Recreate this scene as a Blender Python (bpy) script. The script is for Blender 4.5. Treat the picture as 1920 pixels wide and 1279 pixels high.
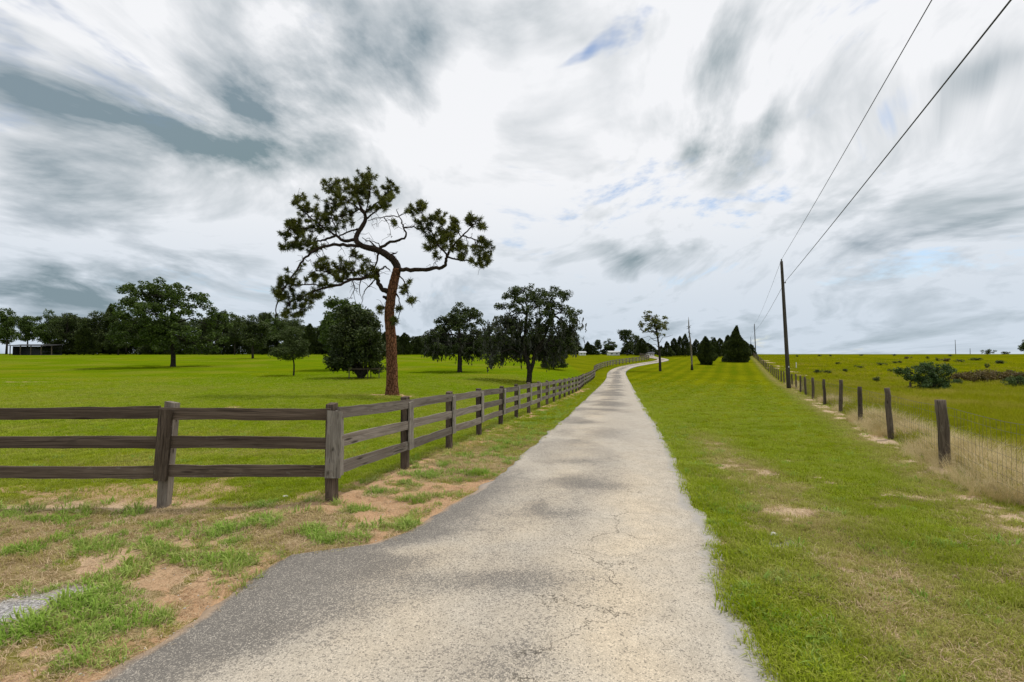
import bpy, math
import numpy as np
from mathutils import Vector, Matrix

# ------------------------------------------------------------------ scene
for o in list(bpy.data.objects):
    bpy.data.objects.remove(o)
SC = bpy.context.scene
COL = SC.collection
F = 900.0            # focal length in pixels of the 1920 px wide photograph
CAMH = 2.1
PITCH = math.atan(25.5 / F)

cd = bpy.data.cameras.new('camera')
cam = bpy.data.objects.new('camera', cd)
COL.objects.link(cam)
cam.location = (0, 0, CAMH)
cam.rotation_euler = (math.pi / 2 + PITCH, 0, 0)
cd.sensor_width = 36.0
cd.lens = F / 1920 * 36.0
cd.clip_start = 0.05
cd.clip_end = 6000
SC.camera = cam
SC.view_settings.view_transform = 'Standard'
SC.view_settings.look = 'None'
SC.view_settings.exposure = 0.0
SC.view_settings.gamma = 1.0
SC.cycles.max_bounces = 5
SC.cycles.diffuse_bounces = 3
SC.cycles.glossy_bounces = 2
SC.cycles.transmission_bounces = 3

SUN_EL = math.radians(66)
SUN_AZ = math.radians(62)      # clockwise from +Y (view direction) towards +X

# ------------------------------------------------------------------ node helper
class NT:
    def __init__(s, tree):
        s.t = tree
    def n(s, typ, **kw):
        nd = s.t.nodes.new(typ)
        for k, v in kw.items():
            setattr(nd, k, v)
        return nd
    def put(s, sock, v):
        if v is None:
            return
        if isinstance(v, bpy.types.NodeSocket):
            s.t.links.new(v, sock)
        else:
            if isinstance(v, (tuple, list)) and hasattr(sock, 'default_value'):
                try:
                    L = len(sock.default_value)
                    v = tuple(v)[:L] + ((1.0,) if L == 4 and len(v) == 3 else ())
                except TypeError:
                    pass
            sock.default_value = v
    def m(s, op, a, b=None, c=None, clamp=False):
        nd = s.n('ShaderNodeMath', operation=op, use_clamp=clamp)
        s.put(nd.inputs[0], a); s.put(nd.inputs[1], b)
        if c is not None:
            s.put(nd.inputs[2], c)
        return nd.outputs[0]
    def vm(s, op, a, b=None):
        nd = s.n('ShaderNodeVectorMath', operation=op)
        s.put(nd.inputs[0], a); s.put(nd.inputs[1], b)
        return nd.outputs[0]
    def noise(s, vec, scale=1.0, detail=4.0, rough=0.5, dist=0.0, color=False, dim='3D'):
        nd = s.n('ShaderNodeTexNoise', noise_dimensions=dim)
        s.put(nd.inputs['Vector'], vec)
        nd.inputs['Scale'].default_value = scale
        nd.inputs['Detail'].default_value = detail
        nd.inputs['Roughness'].default_value = rough
        nd.inputs['Distortion'].default_value = dist
        return nd.outputs['Color' if color else 'Fac']
    def voro(s, vec, scale, feature='F1', out='Distance', rnd=1.0):
        nd = s.n('ShaderNodeTexVoronoi', feature=feature)
        s.put(nd.inputs['Vector'], vec)
        nd.inputs['Scale'].default_value = scale
        nd.inputs['Randomness'].default_value = rnd
        return nd.outputs[out]
    def ss(s, x, a, b, lo=0.0, hi=1.0):
        nd = s.n('ShaderNodeMapRange', interpolation_type='SMOOTHSTEP')
        s.put(nd.inputs[0], x)
        nd.inputs[1].default_value = a; nd.inputs[2].default_value = b
        nd.inputs[3].default_value = lo; nd.inputs[4].default_value = hi
        return nd.outputs[0]
    def lin(s, x, a, b, lo=0.0, hi=1.0):
        nd = s.n('ShaderNodeMapRange')
        s.put(nd.inputs[0], x)
        nd.inputs[1].default_value = a; nd.inputs[2].default_value = b
        nd.inputs[3].default_value = lo; nd.inputs[4].default_value = hi
        return nd.outputs[0]
    def mix(s, f, a, b, mode='MIX'):
        nd = s.n('ShaderNodeMix', data_type='RGBA', blend_type=mode)
        s.put(nd.inputs[0], f); s.put(nd.inputs[6], a); s.put(nd.inputs[7], b)
        return nd.outputs[2]
    def scale(s, c, f):
        nd = s.n('ShaderNodeVectorMath', operation='SCALE')
        s.put(nd.inputs[0], c); s.put(nd.inputs[3], f)
        return nd.outputs[0]
    def attr(s, name, typ='GEOMETRY'):
        nd = s.n('ShaderNodeAttribute', attribute_name=name, attribute_type=typ)
        return nd.outputs['Fac']
    def mapping(s, vec, sc=(1, 1, 1), loc=(0, 0, 0)):
        nd = s.n('ShaderNodeMapping')
        s.put(nd.inputs[0], vec)
        nd.inputs['Location'].default_value = loc
        nd.inputs['Scale'].default_value = sc
        return nd.outputs[0]
    def comb(s, x, y, z):
        nd = s.n('ShaderNodeCombineXYZ')
        s.put(nd.inputs[0], x); s.put(nd.inputs[1], y); s.put(nd.inputs[2], z)
        return nd.outputs[0]

# ------------------------------------------------------------------ pixel helpers
CP, SP = math.cos(PITCH), math.sin(PITCH)
def pdir(px, py):
    rx = (px - 960.0) / F
    ry = (639.5 - py) / F
    y = CP - ry * SP
    z = SP + ry * CP
    return rx / y, z / y                      # per metre of depth
def P3(px, py, d):
    a, b = pdir(px, py)
    return np.array([a * d, d, CAMH + b * d])

# ------------------------------------------------------------------ world
W = bpy.data.worlds.new('World')
SC.world = W
W.use_nodes = True
W.node_tree.nodes.clear()
w = NT(W.node_tree)
def build_world():
    tc = w.n('ShaderNodeTexCoord')
    g = tc.outputs['Generated']
    sep = w.n('ShaderNodeSeparateXYZ'); w.put(sep.inputs[0], g)
    X, Y, Z = sep.outputs
    sky = w.n('ShaderNodeTexSky', sky_type='NISHITA')
    sky.sun_disc = False
    sky.sun_elevation = SUN_EL
    sky.sun_rotation = SUN_AZ
    sky.air_density = 1.0; sky.dust_density = 0.6; sky.ozone_density = 1.0
    zc = w.m('ADD', w.m('MAXIMUM', Z, 0.0), 0.24)
    u = w.m('DIVIDE', X, zc); v = w.m('DIVIDE', Y, zc)
    P = w.comb(u, v, 0.0)
    # slow warp so the sheets swirl
    wn = w.noise(P, 0.9, 1, 0.5, color=True, dim='2D')
    warp = w.vm('MULTIPLY', w.vm('SUBTRACT', wn, (0.5, 0.5, 0.5)), (0.7, 0.7, 0))
    Pw = w.vm('ADD', P, warp)
    n1 = w.noise(w.mapping(Pw, (1.2, 0.85, 1), (3.1, 1.7, 0)), 1.5, 5, 0.55, 0.0, dim='2D')
    n2 = w.noise(w.mapping(Pw, (1.5, 1.0, 1), (7.3, -2.2, 0)), 3.0, 6, 0.60, 0.0, dim='2D')
    # billows: folded noise gives rounded white heads with darker creases
    bl = w.m('ABSOLUTE', w.m('SUBTRACT', w.noise(w.mapping(Pw, (1.3, 1.0, 1), (-4.0, 9.1, 0)), 3.4, 4, 0.55, 0.0, dim='2D'), 0.5))
    n3 = w.m('SUBTRACT', 0.62, w.m('MULTIPLY', bl, 2.6))
    # cloud banks seen in the photograph, by azimuth and elevation, with ragged outlines
    az = w.m('ARCTAN2', X, Y)
    el = w.m('ARCSINE', w.m('MAXIMUM', w.m('MINIMUM', Z, 1.0), -1.0))
    wn2 = w.noise(g, 3.4, 3, 0.6, color=True)
    s2 = w.n('ShaderNodeSeparateXYZ'); w.put(s2.inputs[0], wn2)
    az = w.m('ADD', az, w.m('MULTIPLY', w.m('SUBTRACT', s2.outputs[0], 0.5), 0.34))
    el = w.m('ADD', el, w.m('MULTIPLY', w.m('SUBTRACT', s2.outputs[1], 0.5), 0.22))
    AE = w.comb(az, el, 0.0)
    def bank(px, py, rx, ry, amp, rot=0.0):
        a, b = pdir(px, py)
        A = math.atan2(a, 1); E = math.atan2(b, math.hypot(1, a))
        k = 1.0 / math.hypot(1, a) ** 2 / F
        sa, se = rx * k, ry / F / math.hypot(1, a) / (1 + b * b)
        mp = w.n('ShaderNodeMapping', vector_type='TEXTURE')
        w.put(mp.inputs[0], AE)
        mp.inputs['Location'].default_value = (A, E, 0)
        mp.inputs['Rotation'].default_value = (0, 0, rot)
        mp.inputs['Scale'].default_value = (sa, se, 1)
        ln = w.n('ShaderNodeVectorMath', operation='LENGTH')
        w.put(ln.inputs[0], mp.outputs[0])
        return w.ss(ln.outputs['Value'], 0.0, 1.9, amp, 0.0)
    def total(lst):
        acc = None
        for b in lst:
            t = bank(*b)
            acc = t if acc is None else w.m('ADD', acc, t)
        return acc
    dark = total([
        (190, 210, 250, 75, 0.80, -0.12), (130, 350, 190, 55, 0.70, 0.10), (60, 530, 220, 40, 0.60),
        (470, 190, 130, 120, 0.70, -0.9), (620, 90, 120, 110, 0.55, -0.8), (770, 130, 45, 130, 0.55, 0.1),
        (900, 40, 130, 50, 0.5), (1330, 120, 45, 110, 0.55, -0.25), (1320, 300, 85, 55, 0.62, -0.5),
        (1420, 230, 50, 35, 0.45, 0.5), (1215, 483, 85, 20, 0.62), (1870, 170, 90, 60, 0.5, 0.3),
        (1770, 425, 180, 16, 0.45, 0.12), (330, 520, 300, 30, 0.3)])
    light = total([
        (520, 40, 120, 60, 0.6), (330, 90, 140, 50, 0.5, -0.7), (700, 260, 60, 80, 0.4), (120, 250, 70, 22, 0.3),
        (1100, 250, 330, 180, 0.22), (700, 450, 600, 80, 0.40), (1560, 200, 420, 200, 0.25), (1500, 560, 500, 70, 0.3), (900, 560, 400, 50, 0.3), (120, 90, 120, 60, 0.35),
        (900, 180, 60, 150, 0.5)])
    D = w.ss(n1, 0.45, 0.72, 0.0, 0.40)
    D = w.m('ADD', D, w.m('MULTIPLY', dark, w.lin(n2, 0.25, 0.75, 0.35, 1.5)))
    D = w.m('SUBTRACT', D, w.m('MULTIPLY', light, 0.40))
    D = w.m('ADD', D, w.m('MULTIPLY', w.m('SUBTRACT', n2, 0.455), 0.90))
    D = w.m('ADD', D, w.m('MULTIPLY', w.m('SUBTRACT', n3, 0.40), 0.22), clamp=True)
    # towards the horizon the deck greys evenly
    hz = w.ss(Z, 0.0, 0.38, 1.0, 0.0)
    white = w.mix(hz, (0.91, 0.92, 0.945), (0.62, 0.70, 0.79))
    grey = w.mix(w.noise(Pw, 0.9, 1, dim='2D'), (0.20, 0.285, 0.305), (0.25, 0.315, 0.385))
    cloud = w.mix(w.m('POWER', D, 0.9), white, grey)
    # open gaps
    gapn = w.m('ADD', w.noise(w.mapping(Pw, (1.0, 0.8, 1), (11.2, 4.4, 0)), 1.3, 2, 0.5, dim='2D'),
               w.m('MULTIPLY', w.m('SUBTRACT', w.noise(Pw, 7.0, 4, 0.65, dim='2D'), 0.5), 0.62))
    gaps = total([(1150, 55, 75, 50, 0.34, 0.5), (1070, 100, 40, 18, 0.30, 0.4), (1700, 205, 75, 45, 0.20, 0.4),
                  (1400, 410, 220, 30, 0.06), (1780, 490, 300, 45, 0.22), (980, 60, 40, 30, 0.2), (1850, 100, 60, 25, 0.15), (1250, 520, 200, 25, 0.12), (80, 520, 150, 20, 0.12)])
    gap = w.ss(w.m('ADD', gapn, gaps), 0.68, 0.98)
    gap = w.m('MULTIPLY', gap, w.lin(D, 0.0, 0.7, 1.0, 0.3), clamp=True)
    col = w.mix(w.m('MULTIPLY', gap, 1.0), w.scale(cloud, 10.0), w.scale(sky.outputs[0], 1.4))
    bg = w.n('ShaderNodeBackground')
    w.put(bg.inputs[0], col)
    bg.inputs[1].default_value = 0.1
    out = w.n('ShaderNodeOutputWorld')
    w.t.links.new(bg.outputs[0], out.inputs[0])
build_world()
W.cycles.sampling_method = 'MANUAL'
W.cycles.sample_map_resolution = 512

# ------------------------------------------------------------------ sun
sl = bpy.data.lights.new('sun', 'SUN')
sl.energy = 2.2
sl.angle = math.radians(6)
sl.color = (1.0, 0.95, 0.87)
sun = bpy.data.objects.new('sun', sl)
COL.objects.link(sun)
sd = Vector((math.sin(SUN_AZ) * math.cos(SUN_EL), math.cos(SUN_AZ) * math.cos(SUN_EL), math.sin(SUN_EL)))
sun.rotation_euler = (-sd).to_track_quat('-Z', 'Y').to_euler()
sun.location = (40, 20, 60)

# ------------------------------------------------------------------ numpy noise
def _hash(ix, iy, seed):
    h = (ix.astype(np.int64) * 374761393 + iy.astype(np.int64) * 668265263 + seed * 1442695041) & 0xffffffff
    h = ((h ^ (h >> 13)) * 1274126177) & 0xffffffff
    h = h ^ (h >> 16)
    return (h & 0xffffff) / float(0xffffff)
def vnoise(x, y, seed=0):
    x = np.asarray(x, float); y = np.asarray(y, float)
    ix = np.floor(x); iy = np.floor(y)
    fx = x - ix; fy = y - iy
    fx = fx * fx * (3 - 2 * fx); fy = fy * fy * (3 - 2 * fy)
    a = _hash(ix, iy, seed); b = _hash(ix + 1, iy, seed)
    c = _hash(ix, iy + 1, seed); d = _hash(ix + 1, iy + 1, seed)
    return (a * (1 - fx) + b * fx) * (1 - fy) + (c * (1 - fx) + d * fx) * fy
def fbm(x, y, oct=4, seed=0, rough=0.5):
    t = 0; a = 1; n = 0
    for i in range(oct):
        t = t + a * vnoise(x * 2 ** i + 17.3 * i, y * 2 ** i - 9.1 * i, seed + i)
        n += a; a *= rough
    return t / n
def sstep(a, b, x):
    t = np.clip((np.asarray(x, float) - a) / (b - a), 0, 1)
    return t * t * (3 - 2 * t)

# ------------------------------------------------------------------ terrain
_dd = np.arange(-60, 1200, 0.5)
def _prof(pts):
    p = np.array(pts, float)
    v = np.interp(_dd, p[:, 0], p[:, 1])
    k = np.ones(21) / 21
    vs = np.convolve(np.pad(v, 10, mode='edge'), k, mode='valid')
    for _ in range(2):
        vs = np.convolve(np.pad(vs, 10, mode='edge'), k, mode='valid')
    b = sstep(4, 14, _dd)
    return v * (1 - b) + vs * b
PM = _prof([(-60, 0), (6, 0), (8, -.03), (16, -.25), (24, -.48), (32, -.75), (45, -1.05), (57, -1.25), (70, -1.2), (90, -.72),
            (110, 0.02), (130, .8), (160, 1.6), (200, 2.12), (250, 2.35), (400, 2.5), (1200, 2.5)])
PL = _prof([(-60, 0), (10, 0), (20, -.08), (40, -.32), (60, -.42), (80, -.1), (100, .45), (130, 1.1), (170, 2.0), (210, 2.45), (260, 2.6), (1200, 2.6)])
def fence_x(d):
    return .2444 * d - 4.317
def wire_x(d):
    return np.interp(d, [-20, 0, 45, 80, 130, 200, 320], [-6.5, 3.63, 26.4, 43.0, 66.3, 98.5, 156.0])
def H(X, d):
    X = np.asarray(X, float); d = np.asarray(d, float)
    pm = np.interp(d, _dd, PM); pl = np.interp(d, _dd, PL)
    wl = sstep(1.0, 12.0, np.minimum(fence_x(d), 22.0) - X)
    z = pm * (1 - wl) + pl * wl
    far = sstep(60, 250, np.hypot(X, d))
    z = z + far * (fbm(X * .012, d * .012, 2, 5) - .5) * 0.5
    rt = sstep(3, 12, X - wire_x(d)) * sstep(20, 60, d)
    z = z + rt * (fbm(X * .05, d * .05, 3, 6) - .5) * .35
    return z
def ground(px, py, dmax=420):
    a, b = pdir(px, py)
    t = 2.0
    while t < dmax:
        if CAMH + b * t < float(H(a * t, t)):
            lo, hi = t / 1.01, t
            for _ in range(24):
                m = (lo + hi) / 2
                if CAMH + b * m < float(H(a * m, m)): hi = m
                else: lo = m
            return np.array([a * hi, hi, float(H(a * hi, hi))])
        t *= 1.01
    return np.array([a * dmax, dmax, float(H(a * dmax, dmax))])
def onground(px, d):
    a, _ = pdir(px, 660)
    return np.array([a * d, d, float(H(a * d, d))])

# ------------------------------------------------------------------ road edges
LE = [ground(*p) for p in [(925, 900), (850, 945), (772, 998), (705, 1021), (545, 1043), (490, 1082), (400, 1142), (285, 1222), (200, 1279)]]
RE = [ground(*p) for p in [(1283, 900), (1294, 925), (1330, 980), (1341, 1020), (1352, 1052), (1372, 1150), (1420, 1220), (1460, 1279)]]
LE = [(p[1], p[0]) for p in LE]; RE = [(p[1], p[0]) for p in RE]
FARW = [(800, 1042, 1235), (775, 1071, 1214), (750, 1097, 1200), (735, 1113, 1191), (720, 1129, 1183), (708, 1138, 1176)]
for yy, l, r in FARW:
    pl_, pr_ = ground(l, yy), ground(r, yy)
    LE.append((pl_[1], pl_[0])); RE.append((pr_[1], pr_[0]))
LE += [(2.4, -4.2), (1.0, -7.0), (-1.0, -10.5), (-6, -14)]
RE += [(2.4, 1.85), (1.0, 2.2), (-1.0, 3.5), (-6, 8)]
LE = np.array(sorted(LE)); RE = np.array(sorted(RE))
DROAD = min(LE[-1, 0], RE[-1, 0]) - 0.5
def edge_l(d):
    return np.interp(d, LE[:, 0], LE[:, 1])
def edge_r(d):
    return np.interp(d, RE[:, 0], RE[:, 1])
# centre line beyond
cl0 = (float(edge_l(DROAD)) + float(edge_r(DROAD))) / 2
CL = [(cl0, DROAD)]
for px, d in [(1156, 80), (1163, 90), (1178, 99), (1203, 108), (1231, 118), (1243, 127), (1236, 136), (1224, 146), (1217, 160), (1214, 185), (1214, 230)]:
    q = onground(px, d); CL.append((q[0], q[1]))
CL = np.array(CL)
def catmull(P, n):
    P = np.asarray(P, float)
    Q = np.vstack([2 * P[0] - P[1], P, 2 * P[-1] - P[-2]])
    out = []
    for i in range(1, len(Q) - 2):
        p0, p1, p2, p3 = Q[i - 1], Q[i], Q[i + 1], Q[i + 2]
        for t in np.arange(n) / n:
            out.append(.5 * ((2 * p1) + (-p0 + p2) * t + (2 * p0 - 5 * p1 + 4 * p2 - p3) * t * t + (-p0 + 3 * p1 - 3 * p2 + p3) * t ** 3))
    out.append(P[-1])
    return np.array(out)
CLS = catmull(CL, 16)
def road_sd(X, d):
    """signed distance-ish to the asphalt edge: negative on the road"""
    X = np.asarray(X, float); d = np.asarray(d, float)
    near = np.maximum(edge_l(d) - X, X - edge_r(d))
    res = near.copy()
    m = d > DROAD
    if m.any():
        xs, ys = X[m], d[m]
        best = np.full(xs.shape, 1e9)
        for c in CLS[::2]:
            best = np.minimum(best, np.hypot(xs - c[0], ys - c[1]))
        res[m] = best - 1.65
    return res
def road_side(X, d):     # +1 right of the road, -1 left
    mid = np.where(d < DROAD, (edge_l(d) + edge_r(d)) / 2, np.interp(d, CLS[:, 1], CLS[:, 0]))
    return np.where(X > mid, 1, -1)

# ------------------------------------------------------------------ masks of the ground cover
def gblob(X, d, px, py, rx, rd):
    g = ground(px, py)
    return np.exp(-((X - g[0]) / rx) ** 2 - ((d - g[1]) / rd) ** 2)
DRYLINE = np.array([ground(*p)[:2] for p in [(1850, 1275), (1760, 1170), (1655, 1080), (1570, 1010), (1490, 955), (1420, 895), (1360, 855), (1318, 815)]])
DRYLINE = DRYLINE[np.argsort(DRYLINE[:, 1])]
SANDS = [(ground(px, py), py, rx) for px, py, rx in [(1428, 676, 1.6), (1440, 680, 1.6), (1455, 686, 1.5), (1470, 691, 1.3), (1485, 697, 1.0), (1500, 703, .9), (1440, 690, .9)]]
def masks(X, d):
    X = np.asarray(X, float); d = np.asarray(d, float)
    sd = road_sd(X, d); side = road_side(X, d)
    fx = np.where(d < 45, fence_x(d), np.maximum(edge_l(np.minimum(d, DROAD)) - 1.9, fence_x(45)))
    wx = wire_x(d)
    meadow = sstep(-.2, .5, fx - X) * sstep(6.7, 7.3, d)
    field = sstep(-.2, .5, X - wx)
    shoulder = ((side < 0) & (sd > -.3)) * (1 - meadow)
    verge = ((side > 0) & (sd > -.3)) * (1 - field)
    n1 = fbm(X * .8, d * 1.3, 4, 11); n2 = fbm(X * 1.7, d * 2.6, 4, 21); n3 = fbm(X * 5, d * 6, 3, 31)
    nb = fbm(X * .12, d * .12, 4, 41)
    # distance to the two board fence runs
    dfr = np.where(X < -2.4, np.abs(d - 6.95), 9)
    dside = np.where((d > 6.8) & (d < 44), np.abs(X - fx) * .97, 9)
    df = np.minimum(dfr, dside)
    near_f = np.exp(-(df / .55) ** 2)
    # bare soil
    soilA = sstep(.49, .60, n1 + .22 * near_f + .20 * np.exp(-(sd / .30) ** 2) * (d < 8) - .05 + .20 * (n3 - .5))
    soilA = soilA * np.where(d > 9, .35 + .65 * near_f, 1) * (.45 + .55 * sstep(.38, .55, n3))
    soilM = sstep(.60, .70, n1 * .6 + n2 * .25 + .34 * np.exp(-((d - 7.4) / 1.3) ** 2) * (X < -2)) * .55
    soilM = np.maximum(soilM, .8 * np.clip(gblob(X, d, 740, 741, 2.6, 1.2) + gblob(X, d, 420, 762, 1.6, .5) + .8 * gblob(X, d, 20, 716, 6, 1.2), 0, 1) * sstep(.36, .55, n2))
    dl = np.interp(d, DRYLINE[:, 1], DRYLINE[:, 0])
    ddry = np.abs(X - dl)
    wd = .34 + .16 * sstep(9, 4, d)
    dryV = np.exp(-(ddry / (wd * 1.5)) ** 2) * sstep(17, 10, d)
    dryV2 = .55 * np.exp(-((X - wx + .6) / .6) ** 2)
    dryV = np.clip(dryV * (.15 + 1.15 * n2) + dryV2 * (.4 + 1.0 * n1) + .28 * sstep(.55, .70, n2) * sstep(16, 5, d), 0, 1)
    soilV = sstep(.60, .74, n2 * .7 + n3 * .3 + .15 * np.exp(-(ddry / wd) ** 2) * (d < 14)) * .62 * sstep(20, 8, d)
    soilV = np.maximum(soilV, sstep(.42, .56, n1 * .5 + n2 * .5 + .25 * (n3 - .5)) * np.exp(-((X - wx + .30) / .42) ** 2) * sstep(60, 25, d) * .95)
    lushV = np.exp(-(sd / .6) ** 2) * sstep(.38, .55, n1 + .15)
    sandF = 0
    for (px, py, rx) in SANDS:
        g = px
        sandF = sandF + np.exp(-((X - g[0]) / rx) ** 2 - ((d - g[1]) / (rx * 2.2)) ** 2)
    sandF = np.clip(sandF, 0, 1) * sstep(.36, .52, n1)
    soil = soilA * shoulder + soilM * meadow + soilV * verge + field * sandF
    dryA = (.45 + .55 * sstep(.36, .52, n2 + .5 * (.5 - n1))) * shoulder * sstep(18, 9, d)
    dryM = .30 * sstep(.5, .7, nb) + .65 * sstep(.50, .66, n1) * sstep(26, 8, d)
    dryM = dryM + .95 * gblob(X, d, 745, 744, 3.2, 1.6) * sstep(.3, .5, n2)
    dry = dryA + dryM * meadow + dryV * verge
    gravel = np.clip(gblob(X, d, 20, 1150, .34, .30) * 1.3 + .6 * gblob(X, d, 130, 1105, .3, .12), 0, 1) * sstep(.34, .52, .5 * n3 + .5 * n2 + .03)
    gravel = np.maximum(gravel, .8 * gblob(X, d, 1462, 1018, .16, .22) * sstep(.3, .55, n3))
    orange = np.clip(shoulder * (sstep(-6.0, -1.8, X) * .60 + .40 * n2) + .7 * meadow - .1, 0, 1)
    return dict(sd=sd, side=side, meadow=meadow, field=field, shoulder=shoulder, verge=verge, soil=np.clip(soil, 0, 1),
                dry=np.clip(dry, 0, 1), lush=np.clip(lushV * verge, 0, 1), gravel=gravel, orange=orange,
                n1=n1, n2=n2, n3=n3, nb=nb, df=df, wx=wx, fx=fx)

# ------------------------------------------------------------------ mesh helpers
def np_mesh(name, V, faces, smooth=False, attrs=None):
    """faces: (n,k) int array, or list of such arrays"""
    me = bpy.data.meshes.new(name)
    V = np.ascontiguousarray(V, dtype=np.float32)
    if not isinstance(faces, list):
        faces = [faces]
    faces = [np.asarray(f, dtype=np.int32) for f in faces if len(f)]
    loops = np.concatenate([f.ravel() for f in faces])
    tot = np.concatenate([np.full(len(f), f.shape[1], dtype=np.int32) for f in faces])
    start = np.concatenate([[0], np.cumsum(tot)[:-1]]).astype(np.int32)
    me.vertices.add(len(V)); me.vertices.foreach_set('co', V.ravel())
    me.loops.add(len(loops)); me.loops.foreach_set('vertex_index', loops)
    me.polygons.add(len(tot)); me.polygons.foreach_set('loop_start', start)
    try:
        me.polygons.foreach_set('loop_total', tot)
    except Exception:
        pass
    me.polygons.foreach_set('use_smooth', np.full(len(tot), bool(smooth)))
    me.update(calc_edges=True)
    me.validate()
    for k, v in (attrs or {}).items():
        a = me.attributes.new(k, 'FLOAT', 'POINT')
        a.data.foreach_set('value', np.ascontiguousarray(v, dtype=np.float32))
    return me
def link(name, data, mat=None, parent=None, loc=None, rot=None, scale=None, label=None, cat=None, group=None, kind=None):
    o = bpy.data.objects.new(name, data)
    COL.objects.link(o)
    if mat is not None and data is not None and len(data.materials) == 0:
        data.materials.append(mat)
    if parent is not None: o.parent = parent
    if loc is not None: o.location = [float(c) for c in loc]
    if rot is not None: o.rotation_euler = rot
    if scale is not None: o.scale = scale
    if label: o['label'] = label
    if cat: o['category'] = cat
    if group: o['group'] = group
    if kind: o['kind'] = kind
    return o
def thing(name, loc, label, cat, group=None, rotz=0.0):
    o = link(name, None, loc=loc, rot=(0, 0, rotz), label=label, cat=cat, group=group)
    o.empty_display_size = .2
    return o
class MB:
    """collects pieces into one mesh"""
    def __init__(s): s.V = []; s.Fq = []; s.Ft = []; s.n = 0
    def add(s, V, Fq=None, Ft=None):
        V = np.asarray(V, float).reshape(-1, 3)
        s.V.append(V)
        if Fq is not None and len(Fq): s.Fq.append(np.asarray(Fq) + s.n)
        if Ft is not None and len(Ft): s.Ft.append(np.asarray(Ft) + s.n)
        s.n += len(V)
    def box(s, c, size, jit=0, rng=None):
        c = np.asarray(c, float); h = np.asarray(size, float) / 2
        v = np.array([[x, y, z] for z in (-1, 1) for y in (-1, 1) for x in (-1, 1)], float) * h + c
        if jit: v += rng.normal(0, jit, v.shape)
        s.add(v, [[0, 2, 3, 1], [4, 5, 7, 6], [0, 1, 5, 4], [2, 6, 7, 3], [0, 4, 6, 2], [1, 3, 7, 5]])
    def tube(s, P, R, sides=6, cap=True, rough=0, rng=None):
        P = np.asarray(P, float); R = np.broadcast_to(np.asarray(R, float), (len(P),))
        T = np.gradient(P, axis=0); T /= np.linalg.norm(T, axis=1)[:, None] + 1e-9
        ref = np.array([0.31, 0.95, 0.05]) if abs(T[0] @ np.array([0.31, .95, .05])) < .9 else np.array([1., 0, 0])
        A = np.cross(T, ref); A /= np.linalg.norm(A, axis=1)[:, None] + 1e-9
        B = np.cross(T, A)
        th = np.arange(sides) * 2 * np.pi / sides
        rr = R[:, None] * np.ones(sides)[None]
        if rough: rr = rr * (1 + rng.normal(0, rough, rr.shape))
        V = P[:, None, :] + rr[..., None] * (np.cos(th)[None, :, None] * A[:, None, :] + np.sin(th)[None, :, None] * B[:, None, :])
        n = len(P)
        i = np.arange(n - 1)[:, None] * sides; j = np.arange(sides)[None]; k = (j + 1) % sides
        Fq = np.stack([i + j, i + k, i + sides + k, i + sides + j], -1).reshape(-1, 4)
        V = V.reshape(-1, 3); Ft = None
        if cap:
            V = np.vstack([V, P[0], P[-1]])
            a, b = len(V) - 2, len(V) - 1
            jj = np.arange(sides); kk = (jj + 1) % sides
            Ft = np.vstack([np.stack([np.full(sides, a), kk, jj], -1), np.stack([np.full(sides, b), (n - 1) * sides + jj, (n - 1) * sides + kk], -1)])
        s.add(V, Fq, Ft)
    def mesh(s, name, smooth=False):
        fs = []
        if s.Fq: fs.append(np.vstack(s.Fq))
        if s.Ft: fs.append(np.vstack(s.Ft))
        return np_mesh(name, np.vstack(s.V), fs, smooth)

# ------------------------------------------------------------------ materials
def new_mat(name, rough=.85, spec=.2):
    m = bpy.data.materials.new(name)
    m.use_nodes = True
    nt = NT(m.node_tree)
    b = m.node_tree.nodes['Principled BSDF']
    b.inputs['Roughness'].default_value = rough
    b.inputs['Specular IOR Level'].default_value = spec
    return m, nt, b
def bump(nt, b, h, strength=.5, dist=.02):
    bn = nt.n('ShaderNodeBump')
    bn.inputs['Strength'].default_value = strength
    bn.inputs['Distance'].default_value = dist
    nt.put(bn.inputs['Height'], h)
    nt.put(b.inputs['Normal'], bn.outputs[0])

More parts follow.
